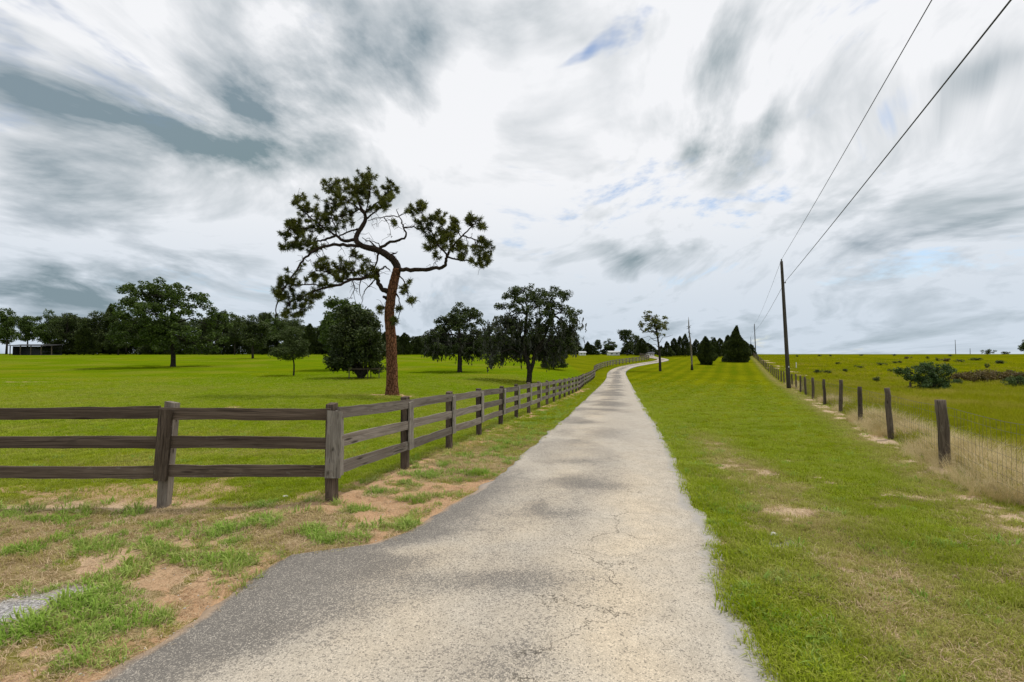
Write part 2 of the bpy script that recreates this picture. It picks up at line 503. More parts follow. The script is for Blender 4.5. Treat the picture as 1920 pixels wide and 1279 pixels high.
def mat_ground():
    m, t, b = new_mat('ground_turf_and_soil', 1.0, 0.0)
    P = t.n('ShaderNodeNewGeometry').outputs['Position']
    A = {k: t.attr(k) for k in ('soil', 'dry', 'field', 'gravel', 'orange', 'lush', 'tone', 'meadow')}
    nf = t.noise(P, 38, 3, .6); nm = t.noise(P, 6, 4, .6); nl = t.noise(P, .35, 5, .6); nx = t.noise(P, 120, 2, .5)
    g = t.mix(nl, t.mix(A['meadow'], (.105, .140, .002), (.092, .165, .002)), t.mix(A['meadow'], (.165, .180, .003), (.148, .232, .003)))
    g = t.mix(t.ss(nm, .35, .7), t.scale(g, .78), t.mix(.3, g, (.22, .22, .012)))
    g = t.mix(t.m('MULTIPLY', t.ss(A['tone'], .45, .8), .75), g, (.180, .195, .004))
    g = t.mix(t.m('MULTIPLY', t.ss(A['tone'], .5, .2), .6), g, (.080, .125, .002))
    dryc = t.mix(t.ss(nm, .3, .7), t.mix(A['meadow'], (.22, .155, .075), (.20, .17, .02)), t.mix(A['meadow'], (.38, .285, .155), (.28, .24, .05)))
    c = t.mix(t.m('MULTIPLY', A['dry'], t.lin(nf, .3, .7, .6, 1.1), clamp=True), g, dryc)
    fld = t.mix(t.ss(t.noise(P, .12, 6, .65), .35, .65), (.112, .140, .002), (.190, .190, .003))
    fld = t.mix(t.ss(t.noise(P, .5, 5, .7), .56, .74), fld, (.10, .085, .006))
    fld = t.mix(t.ss(nm, .4, .7), t.scale(fld, .8), fld)
    c = t.mix(A['field'], c, fld)
    so = t.mix(A['orange'], t.mix(nm, (.44, .32, .21), (.60, .46, .31)), t.mix(nm, (.38, .20, .095), (.56, .34, .19)))
    so = t.mix(t.ss(nf, .62, .75), so, (.17, .11, .065))
    c = t.mix(t.ss(t.m('ADD', A['soil'], t.m('MULTIPLY', t.m('SUBTRACT', nf, .5), .7)), .35, .65), c, so)
    peb = t.voro(P, 55, out='Color')
    gv = t.mix(t.n('ShaderNodeSeparateXYZ').outputs[0], (.3, .3, .3), (.6, .59, .58))
    sp = t.n('ShaderNodeSeparateXYZ'); t.put(sp.inputs[0], peb)
    gv = t.mix(sp.outputs[0], (.22, .21, .21), (.54, .52, .51))
    deb = t.ss(t.noise(P, 75, 2, .6), .60, .70); deb2 = t.ss(t.noise(t.mapping(P, (1, 1, 1), (9, 3, 1)), 55, 2, .6), .62, .72)
    near = t.m('MAXIMUM', A['soil'], A['dry'])
    c = t.mix(t.m('MULTIPLY', t.m('MULTIPLY', deb, near), .6), c, (.09, .055, .03))
    c = t.mix(t.m('MULTIPLY', t.m('MULTIPLY', deb2, near), .5), c, (.60, .50, .36))
    c = t.mix(A['gravel'], c, gv)
    c = t.scale(c, t.m('MULTIPLY', t.lin(nf, .25, .75, .72, 1.25), t.lin(nx, .2, .8, .8, 1.2)))
    t.put(b.inputs['Base Color'], c)
    bump(t, b, t.m('ADD', t.m('MULTIPLY', nf, .6), t.m('ADD', t.m('MULTIPLY', nm, .9), t.m('MULTIPLY', nx, .3))), .7, .05)
    return m
def mat_asphalt():
    m, t, b = new_mat('asphalt_chip_seal', .9, .15)
    P = t.n('ShaderNodeNewGeometry').outputs['Position']
    sand = t.attr('sand'); dk = t.attr('dark'); tan_ = t.attr('tan'); ed = t.attr('edge'); crk = t.attr('crack')
    Pn = t.vm('ADD', P, t.scale(t.vm('SUBTRACT', t.noise(P, 9, 3, color=True), (.5, .5, .5)), .05))
    cell = t.n('ShaderNodeSeparateXYZ'); t.put(cell.inputs[0], t.voro(P, 88, out='Color'))
    r1 = cell.outputs[0]
    cell2 = t.n('ShaderNodeSeparateXYZ'); t.put(cell2.inputs[0], t.voro(P, 160, out='Color'))
    r2 = cell2.outputs[0]
    nl = t.noise(P, .9, 5, .6); nm = t.noise(P, 5, 5, .62); ns = t.noise(P, 26, 3, .6)
    base = t.mix(tan_, (.365, .34, .305), (.60, .50, .365))
    base = t.mix(t.ss(nl, .38, .66), base, t.mix(.5, base, (.50, .455, .385)))
    base = t.scale(base, t.lin(nm, .3, .7, .86, 1.1))
    D = t.m('ADD', dk, t.m('MULTIPLY', t.m('SUBTRACT', nm, .5), .95))
    D = t.ss(t.m('ADD', D, t.m('MULTIPLY', t.m('SUBTRACT', ns, .5), .5)), .18, .95)
    # single dark stones show through the pale fines, more of them where the seal has worn
    stones = t.ss(t.m('SUBTRACT', r1, t.m('MULTIPLY', D, .72)), .20, .08)
    c = t.mix(t.m('MULTIPLY', D, .55), base, (.085, .085, .088))
    c = t.scale(c, t.lin(r2, 0, 1, .78, 1.16))
    c = t.mix(t.m('MULTIPLY', stones, .62), c, (.115, .105, .095))
    c = t.mix(t.m('MULTIPLY', t.ss(r2, .78, .95), .55), c, t.scale(base, 1.38))
    pits = t.ss(t.noise(P, 60, 2, .5), .70, .76)
    c = t.mix(t.m('MULTIPLY', pits, .8), c, (.06, .055, .05))
    # cracks
    Pc = t.vm('ADD', P, t.scale(t.vm('SUBTRACT', t.noise(P, 3.5, 5, .65, color=True), (.5, .5, .5)), .5))
    e = t.voro(Pc, .95, 'DISTANCE_TO_EDGE')
    cr = t.m('MULTIPLY', t.ss(e, .0060, .0015), t.ss(t.m('MULTIPLY', crk, t.lin(nl, .3, .7, .5, 1.3)), .3, .55))
    c = t.mix(t.m('MULTIPLY', cr, .75), c, (.075, .065, .05))
    c = t.mix(t.m('MULTIPLY', t.ss(t.m('ADD', ed, t.m('MULTIPLY', t.m('SUBTRACT', nm, .5), .7)), .55, .95), .8), c, t.mix(sand, t.mix(ns, (.29, .28, .27), (.42, .39, .35)), t.mix(ns, (.36, .24, .15), (.54, .40, .28))))
    t.put(b.inputs['Base Color'], c)
    h = t.m('ADD', t.m('MULTIPLY', r1, .5), t.m('SUBTRACT', t.m('MULTIPLY', ns, 1.0), t.m('MULTIPLY', cr, 3.0)))
    bump(t, b, h, .55, .008)
    return m
def mat_wood(name, c1, c2, c3, lichen=.3):
    m, t, b = new_mat(name, .88, .15)
    oi = t.n('ShaderNodeObjectInfo')
    O = t.n('ShaderNodeTexCoord').outputs['Object']
    off = t.comb(t.m('MULTIPLY', oi.outputs['Random'], 37), t.m('MULTIPLY', oi.outputs['Random'], 91), t.m('MULTIPLY', oi.outputs['Random'], 13))
    O = t.vm('ADD', O, off)
    # grain runs along local X
    Ow = t.vm('ADD', O, t.scale(t.vm('SUBTRACT', t.noise(t.mapping(O, (.8, 3, 3)), 2.0, 2, color=True), (.5, .5, .5)), .05))
    gr = t.noise(t.mapping(Ow, (1.6, 75, 75)), 1.0, 4, .6)
    big = t.noise(t.mapping(Ow, (1.3, 9, 9)), 1.0, 5, .65)
    ring = t.m('SINE', t.m('MULTIPLY', t.noise(t.mapping(Ow, (.8, 7, 7)), 1.0, 1, .4), 75))
    c = t.mix(t.ss(big, .32, .68), c1, c2)
    c = t.mix(t.m('MULTIPLY', t.ss(gr, .50, .68), .8), c, c3)
    c = t.mix(t.m('MULTIPLY', t.ss(ring, .1, 1.0), .32), c, t.scale(c1, .45))
    c = t.scale(c, t.lin(oi.outputs['Random'], 0, 1, .75, 1.25))
    li = t.m('MULTIPLY', t.ss(t.noise(O, 22, 4, .6), .60, .70), t.ss(t.noise(O, 2.3, 2), .45, .65))
    c = t.mix(t.m('MULTIPLY', li, lichen), c, (.42, .43, .38))
    crack = t.ss(t.noise(t.mapping(Ow, (1.0, 50, 50), (5, 5, 5)), 1.0, 3, .5), .66, .70)
    c = t.mix(t.m('MULTIPLY', crack, .75), c, (.02, .017, .014))
    kn = t.ss(t.voro(t.mapping(Ow, (2.6, 7.5, 7.5)), 1.0), .16, .06)
    c = t.mix(t.m('MULTIPLY', kn, .8), c, (.025, .017, .012))
    t.put(b.inputs['Base Color'], c)
    bump(t, b, t.m('SUBTRACT', gr, crack), .7, .012)
    return m
def mat_bark(name, c1, c2, c3, scale=1.0, plate=True):
    m, t, b = new_mat(name, .95, .08)
    O = t.n('ShaderNodeTexCoord').outputs['Object']
    Ow = t.vm('ADD', O, t.scale(t.vm('SUBTRACT', t.noise(O, 6 * scale, 3, color=True), (.5, .5, .5)), .12 / scale))
    Pm = t.mapping(Ow, (7 * scale, 7 * scale, 2.6 * scale))
    e = t.voro(Pm, 1.2, 'DISTANCE_TO_EDGE')
    cl = t.n('ShaderNodeSeparateXYZ'); t.put(cl.inputs[0], t.voro(Pm, 1.2, out='Color'))
    n = t.noise(O, 30 * scale, 4, .6)
    c = t.mix(cl.outputs[0], c1, c2)
    c = t.mix(t.ss(n, .5, .75), c, c3)
    c = t.mix(t.ss(e, .10, .02), c, t.scale(c1, .28))
    t.put(b.inputs['Base Color'], c)
    bump(t, b, t.m('ADD', t.ss(e, 0, .18), t.m('MULTIPLY', n, .4)), .9, .05 / scale)
    return m
def mat_leaf(name, c1, c2, c3, trans=.25, inst=False, rough=.6, spec=.25, dryc1=(.40, .30, .14), dryc2=(.64, .52, .28)):
    m, t, b = new_mat(name, rough, spec)
    geo = t.n('ShaderNodeNewGeometry')
    r = geo.outputs['Random Per Island']
    c = t.mix(r, c1, c2)
    c = t.mix(t.ss(t.noise(geo.outputs['Position'], .8, 3), .45, .7), c, c3)
    if inst:
        ti = t.attr('tint', 'INSTANCER')
        c = t.mix(ti, c, t.mix(r, dryc1, dryc2))
    t.put(b.inputs['Base Color'], c)
    tr = t.n('ShaderNodeBsdfTranslucent')
    t.put(tr.inputs[0], t.scale(c, 1.1))
    mx = t.n('ShaderNodeMixShader')
    mx.inputs[0].default_value = trans
    out = [n for n in t.t.nodes if n.type == 'OUTPUT_MATERIAL'][0]
    t.t.links.new(b.outputs[0], mx.inputs[1]); t.t.links.new(tr.outputs[0], mx.inputs[2])
    t.t.links.new(mx.outputs[0], out.inputs[0])
    return m
def mat_plain(name, col, col2=None, rough=.8, scale=8, spec=.2):
    m, t, b = new_mat(name, rough, spec)
    O = t.n('ShaderNodeTexCoord').outputs['Object']
    n = t.noise(O, scale, 4, .6)
    t.put(b.inputs['Base Color'], t.mix(n, col, col2 or tuple(c * .7 for c in col)))
    bump(t, b, n, .3, .01)
    return m

M = {}
M['ground'] = mat_ground()
M['asphalt'] = mat_asphalt()
M['wood_dark'] = mat_wood('weathered_brown_board', (.080, .058, .042), (.155, .118, .090), (.032, .022, .015), .25)
M['wood_grey'] = mat_wood('weathered_grey_board', (.155, .128, .105), (.235, .205, .175), (.095, .075, .060), .35)
M['wood_pale'] = mat_wood('weathered_pale_grey_board', (.22, .195, .165), (.32, .29, .25), (.13, .11, .09), .5)
M['post_round'] = mat_wood('weathered_round_post', (.085, .066, .048), (.15, .12, .09), (.045, .034, .026), .4)
M['pole'] = mat_wood('creosoted_pole', (.040, .034, .026), (.07, .060, .045), (.022, .018, .015), .1)
M['bark_pine'] = mat_bark('pine_bark', (.200, .088, .042), (.135, .058, .030), (.34, .20, .14), 1.0)
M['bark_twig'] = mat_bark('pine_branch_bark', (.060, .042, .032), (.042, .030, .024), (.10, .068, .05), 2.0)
M['bark_oak'] = mat_bark('grey_bark', (.055, .048, .040), (.038, .033, .028), (.085, .075, .062), 1.2)
M['bark_far'] = mat_plain('far_bark', (.045, .038, .030), (.03, .025, .02))
M['bark_dead'] = mat_bark('bleached_dead_wood', (.30, .26, .20), (.22, .19, .15), (.40, .36, .29), 1.0)
M['needles'] = mat_leaf('pine_needles', (.065, .085, .015), (.200, .205, .035), (.045, .060, .013), .25)
M['leaf_oak'] = mat_leaf('oak_leaves', (.026, .044, .012), (.095, .125, .026), (.030, .048, .012), .2)
M['leaf_bright'] = mat_leaf('broad_leaves', (.030, .058, .010), (.120, .175, .028), (.040, .068, .012), .25)
M['leaf_young'] = mat_leaf('young_tree_leaves', (.055, .085, .022), (.09, .115, .03), (.05, .075, .02), .3)
M['leaf_cedar'] = mat_leaf('cedar_sprays', (.022, .038, .011), (.085, .110, .022), (.022, .036, .010), .1)
M['leaf_shrub'] = mat_leaf('shrub_leaves', (.035, .070, .018), (.085, .140, .032), (.045, .080, .02), .25)
M['leaf_rust'] = mat_leaf('rusty_weeds', (.13, .075, .030), (.10, .10, .025), (.17, .12, .04), .2)
M['moss'] = mat_leaf('hanging_moss', (.050, .055, .040), (.085, .088, .065), (.045, .048, .034), .15)
M['grass'] = mat_leaf('turf_blades', (.225, .305, .008), (.430, .500, .045), (.27, .345, .008), .4, True, .8, .05)
M['weed'] = mat_leaf('weed_blades', (.160, .290, .025), (.430, .590, .130), (.21, .35, .025), .4, True, .7, .12)
M['thatch'] = mat_leaf('dead_thatch', (.42, .29, .175), (.66, .52, .33), (.32, .22, .14), .2, False, .8, .1)
M['straw'] = mat_leaf('straw_grass', (.52, .40, .19), (.80, .68, .42), (.40, .31, .12), .3, False, .8, .1)
M['field'] = mat_leaf('field_grass', (.195, .235, .004), (.35, .355, .012), (.25, .255, .005), .35, True, .9, .03, (.34, .27, .05), (.50, .42, .10))
M['wire'] = mat_plain('galvanised_wire', (.10, .09, .08), (.16, .14, .12), .6)
M['cable'] = mat_plain('dark_cable', (.04, .04, .042), (.06, .06, .06), .6)
M['stone'] = mat_plain('pale_stone', (.62, .60, .55), (.40, .38, .34), .9, 30)
M['white'] = mat_plain('white_paint', (.78, .78, .76), (.66, .66, .64), .6, 2)
M['roof_dark'] = mat_plain('dark_sheet_roof', (.05, .05, .055), (.03, .03, .03), .5, 2)
M['roof_grey'] = mat_plain('pale_sheet_roof', (.55, .56, .57), (.42, .43, .44), .5, 2)
M['glass'] = mat_plain('dark_glass', (.02, .025, .03), (.03, .035, .04), .1, 2, .5)
M['steel'] = mat_plain('grey_steel', (.2, .2, .2), (.12, .12, .12), .5)

# ------------------------------------------------------------------ ground sheet
def build_ground():
    # polar sheet, fine in the direction of view
    a_f = np.radians(np.arange(-68, 68.01, .24))
    a_b = np.radians(np.arange(72, 288.1, 4.0))
    ang = np.concatenate([a_f, a_b])
    rad = np.concatenate([[.4, 1.0, 1.6, 2.0], 2.3 * np.exp(np.arange(0, 6.2, .0125)), [1200, 1700, 2600, 4500]])
    R, A = np.meshgrid(rad, ang, indexing='ij')
    X = (R * np.sin(A)).ravel(); Y = (R * np.cos(A)).ravel()
    mk = masks(X, Y)
    z = H(X, Y)
    r = np.hypot(X, Y)
    mic = (fbm(X * 1.1, Y * 1.1, 3, 51) - .5) * .10 + (fbm(X * 4.5, Y * 4.5, 3, 52) - .5) * .05
    z = z + mic * sstep(-.05, .5, mk['sd']) * sstep(60, 20, r)
    inside = sstep(.02, -.22, mk['sd'])
    z = z - inside * (.05 + .0006 * r) - .004
    tone = fbm(X * .25, Y * .25, 5, 61)
    # tracks of the mower on the verge, along the fence
    rel = X - mk['wx']
    stripe = .5 + .5 * np.sin(rel * 2 * np.pi / 2.6 + 1.5 * fbm(X * .1, Y * .1, 2, 77))
    tone = tone * .7 + .3 * np.where(mk['verge'] > .5, stripe * sstep(8, 20, Y), .5)
    n, k = len(rad), len(ang)
    i = np.arange(n - 1)[:, None]; j = np.arange(k)[None]; j2 = (j + 1) % k
    Fq = np.stack([i * k + j, i * k + j2, (i + 1) * k + j2, (i + 1) * k + j], -1).reshape(-1, 4)[:, ::-1]
    V = np.stack([X, Y, z], -1)
    V = np.vstack([V, [0, 0, -.004]])
    c = len(V) - 1
    jj = np.arange(k)
    Ft = np.stack([np.full(k, c), (jj + 1) % k, jj], -1)
    at = {q: np.append(mk[q], 0) for q in ('soil', 'dry', 'field', 'gravel', 'orange', 'lush', 'meadow')}
    at['tone'] = np.append(tone, .5)
    me = np_mesh('ground', V, [Fq, Ft], True, at)
    link('ground', me, M['ground'], kind='structure')
build_ground()

# ------------------------------------------------------------------ driveway
def build_road():
    ds = [-5.5]
    while ds[-1] < DROAD - .1:
        ds.append(ds[-1] + max(.05, .011 * max(ds[-1], 0)))
    ds = np.array(ds)
    def rag(d, seed, big):
        return (fbm(d * 1.3, d * 0 + seed, 4, seed) - .5) * big + (vnoise(d * 7, d * 0, seed + 3) - .5) * .05 * sstep(40, 6, d)
    L = edge_l(ds) + rag(ds, 5, .22) * sstep(60, 20, ds)
    Rr = edge_r(ds) + rag(ds, 9, .30) * sstep(60, 20, ds)
    SL = np.stack([L, ds], -1); SR = np.stack([Rr, ds], -1)
    C = CLS[2:]
    T = np.gradient(C, axis=0); T /= np.linalg.norm(T, axis=1)[:, None]
    Nn = np.stack([-T[:, 1], T[:, 0]], -1)
    w0 = (Rr[-1] - L[-1]) / 2
    hw = np.linspace(w0, 1.4, len(C))[:, None]
    SL = np.vstack([SL, C + Nn * hw]); SR = np.vstack([SR, C - Nn * hw])
    m = 40
    tt = np.linspace(0, 1, m)
    S = SL[:, None, :] * (1 - tt)[None, :, None] + SR[:, None, :] * tt[None, :, None]
    X = S[..., 0].ravel(); Y = S[..., 1].ravel()
    r = np.hypot(X, Y)
    Tt = np.tile(tt, len(SL))
    z = H(X, Y) + .010 + .0003 * r + (fbm(X * .7, Y * .7, 3, 81) - .5) * .035 * sstep(40, 15, r) * sstep(0, .12, np.minimum(Tt, 1 - Tt))
    z = z + .03 * np.sin(np.pi * Tt)
    dark = np.zeros_like(X)
    for px, py, rx, rd, a in [(560, 1075, .42, .20, 1.15), (660, 1060, .55, .22, .7), (770, 1005, .35, .3, .65), (840, 1000, .5, .18, .5), (400, 1200, .5, .35, .55), (620, 1160, .5, .4, .35),
                              (950, 1100, .75, .24, .62), (880, 1095, .3, .15, .35), (1060, 905, .42, .28, .75), (1120, 915, .6, .22, .55), (870, 1262, .7, .3, .4), (1040, 968, .35, .14, .45),
                              (1080, 868, .45, .22, .5), (1105, 830, .6, .3, .45), (1110, 795, .5, .35, .5), (1135, 770, .4, .5, .45), (935, 1240, .4, .3, .35), (1010, 955, .12, .3, .6), (1000, 1170, .35, .2, .3)]:
        dark += (a * .62 if px > 700 else a) * gblob(X, Y, px, py, rx * 1.25, rd * 1.2)
    dark += .75 * np.exp(-(Tt / .13) ** 2) * sstep(9.5, 7.0, Y) * (.45 + 1.1 * fbm(X * 1.2, Y * 1.2, 3, 95))
    cen = np.exp(-((Tt - .47) / .17) ** 2)
    dark += cen * sstep(12, 25, Y) * (.25 + .9 * sstep(.45, .7, fbm(X * .4, Y * .9, 3, 91)))
    dark += .22 * sstep(8, 22, Y) * (.6 + .8 * fbm(X * .3, Y * 1.1, 3, 98))
    dark += .42 * sstep(.42, .66, fbm(X * .55, Y * .45, 4, 93)) * sstep(.95, .55, Tt)
    tan_ = .30 + .55 * np.exp(-((Tt - .76) / .15) ** 2) * sstep(14, 5, Y) + .35 * np.exp(-((Tt - .35) / .16) ** 2) + .10 * sstep(12, 25, Y)
    edge = np.maximum(np.exp(-(Tt / .035) ** 2), np.exp(-((1 - Tt) / .05) ** 2)) + .45 * np.exp(-((1 - Tt) / .13) ** 2)
    sandv = sstep(.5, .3, Tt) * sstep(9, 6.5, Y)
    edge = edge * np.where(Tt < .5, .45 + .9 * fbm(X * 3, Y * 3, 3, 97), 1)
    edge = edge + .9 * gblob(X, Y, 890, 912, .35, .22)
    crack = 1.15 * np.exp(-((Tt - .70) / .10) ** 2) * sstep(12, 5, Y) + .2 * gblob(X, Y, 1010, 955, .3, .5)
    V = np.stack([X, Y, z], -1).reshape(len(SL), m, 3)
    # the crumbling lip drops into the soil on both sides
    def lip(col, out):
        q = V[:, col].copy(); q[:, :2] += out; q[:, 2] -= .07
        return q
    dl = (V[:, 0] - V[:, 1])[:, :2]; dl /= np.linalg.norm(dl, axis=1)[:, None]
    dr = -dl
    V2 = np.concatenate([lip(0, dl * .03)[:, None], V, lip(-1, dr * .03)[:, None]], axis=1)
    k = m + 2
    pad = lambda a: np.concatenate([a.reshape(-1, m)[:, :1], a.reshape(-1, m), a.reshape(-1, m)[:, -1:]], 1).ravel()
    i = np.arange(len(SL) - 1)[:, None] * k; j = np.arange(k - 1)[None]
    Fq = np.stack([i + j, i + j + 1, i + k + j + 1, i + k + j], -1).reshape(-1, 4)
    me = np_mesh('driveway', V2.reshape(-1, 3), Fq, True, {'dark': pad(dark), 'tan': pad(np.clip(tan_, 0, 1)), 'edge': pad(np.clip(edge, 0, 1)), 'sand': pad(sandv), 'crack': pad(crack)})
    link('driveway', me, M['asphalt'], kind='structure')
build_road()

# ------------------------------------------------------------------ board fence
def rail_mesh(seed):
    rng = np.random.default_rng(seed)
    n = 9
    x = np.linspace(-.5, .5, n)                       # unit length, scaled along X
    V = []
    bow = rng.normal(0, .012); tw = rng.normal(0, .012)
    top = rng.normal(0, .0035, n); bot = rng.normal(0, .0035, n)
    for i, xi in enumerate(x):
        c = bow * (1 - (2 * xi) ** 2)
        s = tw * (1 - (2 * xi) ** 2)
        for (yy, zz) in ((-.019, -.082), (.019, -.082), (.019, .082), (-.019, .082)):
            V.append((xi, yy + s, zz + c + (top[i] if zz > 0 else bot[i])))
    F_ = []
    for i in range(n - 1):
        for k in range(4):
            a = i * 4 + k; b_ = i * 4 + (k + 1) % 4
            F_.append((a, b_, b_ + 4, a + 4))
    F_ += [(3, 2, 1, 0), ((n - 1) * 4, (n - 1) * 4 + 1, (n - 1) * 4 + 2, (n - 1) * 4 + 3)]
    return np_mesh('rail', np.array(V), np.array(F_))
def plank_mesh(name, w_, t_, h, seed, n=7, jit=.004, slant=.015, lean=0.0):
    """upright timber, local X is the length (so the grain runs along it)"""
    rng = np.random.default_rng(seed)
    V = []
    for i, x in enumerate(np.linspace(0, h, n)):
        for (yy, zz) in ((-w_ / 2, -t_ / 2), (w_ / 2, -t_ / 2), (w_ / 2, t_ / 2), (-w_ / 2, t_ / 2)):
            e = slant * (yy / w_ + .6 * zz / t_) if i == n - 1 else 0
            V.append((x + e + (rng.normal(0, .004) if i in (0, n - 1) else 0), yy + rng.normal(0, jit), zz + rng.normal(0, jit * .6)))
    F_ = []
    for i in range(n - 1):
        for k in range(4):
            a = i * 4 + k; b_ = i * 4 + (k + 1) % 4
            F_.append((a, b_, b_ + 4, a + 4))
    F_ += [(3, 2, 1, 0), ((n - 1) * 4, (n - 1) * 4 + 1, (n - 1) * 4 + 2, (n - 1) * 4 + 3)]
    me = np_mesh(name, np.array(V), np.array(F_))
    return me
corner_batten = plank_mesh('batten', .2, .03, 1.02, 4242)
corner_batten.materials.append(M['wood_pale'])
def upright(yaw, lean_along=0.0, lean_across=0.0):
    """rotation that stands a plank up: its width lies along the run (yaw)"""
    R = Matrix.Rotation(yaw, 3, 'Z') @ Matrix.Rotation(lean_across, 3, 'X') @ Matrix.Rotation(lean_along, 3, 'Y')
    B = Matrix(((0, 1, 0), (0, 0, 1), (1, 0, 0)))    # x->z, y->x, z->y
    return (R @ B).to_euler()
def child(name, data, mat, root, wpos, rot, scale=None):
    o = link(name, data, mat, root)
    o.location = Vector([float(c) for c in wpos]) - root.location
    o.rotation_euler = rot
    if scale: o.scale = scale
    return o
def board_fence(P, heights, label, mats, seed, sidesign, skip_first=False, first_big=False, lean=None):
    """P: post base points. rails are nailed on the side given by sidesign (+1: left normal, -1: right normal of the run)"""
    rng = np.random.default_rng(seed)
    root = thing('board_fence', P[0], label, 'fence')
    rails_d = [rail_mesh(seed * 50 + i) for i in range(8)]
    rails_n = [rail_mesh(seed * 50 + 20 + i) for i in range(4)]
    posts = [plank_mesh('post', .135, .125, 1.78, seed * 70 + i) for i in range(4)]
    bats = [plank_mesh('batten', .185, .026, 1.02, seed * 90 + i, jit=.003) for i in range(4)]
    for me in rails_d: me.materials.append(mats[0])
    for me in rails_n: me.materials.append(mats[0])
    for me in posts: me.materials.append(mats[1])
    for me in bats: me.materials.append(mats[2])
    n = len(P)
    tang = np.gradient(P, axis=0)
    pobj = []
    for i in range(n):
        t = tang[i]; yaw = math.atan2(t[1], t[0])
        nrm = np.array([-math.sin(yaw), math.cos(yaw), 0]) * sidesign
        la = rng.normal(0, .014); lb = rng.normal(0, .010)
        if lean and i in lean: la, lb = lean[i]
        hh = heights[i]
        if i == 0 and skip_first:
            e = upright(yaw, -.02, 0)
            child('batten', bats[1], mats[2], root, P[i] + nrm * (.135 / 2 + .06) + np.array([.05, 0, .37]), e, ((hh - .46) / 1.02, 1.05, 1)).data = corner_batten
            continue
        e = upright(yaw, la, lb)
        o = child('post', posts[i % 4], mats[1], root, P[i] + np.array([0, 0, -.30]), e, ((hh + .30) / 1.78, 1, 1))
        # the face board over the rail ends
        bl = hh - .10 - .36
        yo = .135 / 2 + .04 + .017
        R = e.to_matrix()
        wp = Vector([float(c) for c in P[i] + nrm * yo + np.array([0, 0, .37])])
        lean_off = R @ Vector((.37 + .30, 0, 0)) - Vector((0, 0, .67))
        bo = link('batten', bats[(i * 3 + seed) % 4], mats[2], o)
        Mw = Matrix.LocRotScale(wp + lean_off, e, Vector((bl / 1.02, 1, 1)))
        Mp = Matrix.LocRotScale(Vector(o.location) + root.location, e, Vector(o.scale))
        bo.matrix_local = Mp.inverted() @ Mw
        pobj.append(o)
    for i in range(n - 1):
        a, b_ = P[i], P[i + 1]
        t = b_ - a; L = float(np.linalg.norm(t[:2])); yaw = math.atan2(t[1], t[0])
        nrm = np.array([-math.sin(yaw), math.cos(yaw), 0]) * sidesign
        for k, fr in enumerate((.335, .615, .90)):
            ha, hb = heights[i] * fr + rng.normal(0, .008), heights[i + 1] * fr + rng.normal(0, .008)
            pa = a + np.array([0, 0, ha]); pb = b_ + np.array([0, 0, hb])
            mid = (pa + pb) / 2 + nrm * (.135 / 2 + .021)
            pit = -math.atan2(pb[2] - pa[2], L)
            e = (Matrix.Rotation(yaw, 3, 'Z') @ Matrix.Rotation(pit, 3, 'Y')).to_euler()
            LL = float(np.linalg.norm(pb - pa))
            me = rails_d[(i * 5 + k * 3) % 8] if i % 3 else rails_n[(i + k) % 4]
            child('rail', me, mats[0], root, mid, e, (LL - .004, 1, 1))
    return root

def roadside_points():
    path = [(float(fence_x(d)), d) for d in np.arange(7.0, 42, 1.0)]
    for d in np.arange(50, DROAD, 6.0):
        path.append((float(edge_l(d)) - 1.75, d))
    C = CLS[14:]
    T = np.gradient(C, axis=0); T /= np.linalg.norm(T, axis=1)[:, None]
    for c, t in zip(C, T):
        if DROAD + 3 < c[1] < 150:
            path.append((c[0] - t[1] * 3.6, c[1] + t[0] * 3.6))
    path = np.array(path)
    s = np.concatenate([[0], np.cumsum(np.linalg.norm(np.diff(path, axis=0), axis=1))])
    q = np.arange(0, s[-1], 2.335)
    x = np.interp(q, s, path[:, 0]); y = np.interp(q, s, path[:, 1])
    return np.stack([x, y, H(x, y)], -1)
rp = roadside_points()
hs = np.interp(np.arange(len(rp)), [0, 1, 4, 10, 80], [1.41, 1.37, 1.30, 1.24, 1.22])
board_fence(rp, hs, 'weathered grey three rail board fence running along the left edge of the driveway', (M['wood_grey'], M['wood_dark'], M['wood_pale']), 3, -1)
fx_ = [-2.605, -4.93, -7.62, -9.75, -12.1, -14.5, -16.9]
fy_ = [7.0, 6.84, 6.86, 6.9, 6.95, 7.0, 7.05]
fp = np.stack([np.array(fx_), np.array(fy_), H(np.array(fx_), np.array(fy_))], -1)
board_fence(fp, [1.41, 1.45, 1.44, 1.42, 1.42, 1.42, 1.42], 'dark brown three rail board fence crossing the left foreground to the corner post', (M['wood_dark'], M['wood_grey'], M['wood_dark']), 4, 1, skip_first=True, lean={1: (-.06, .0)})

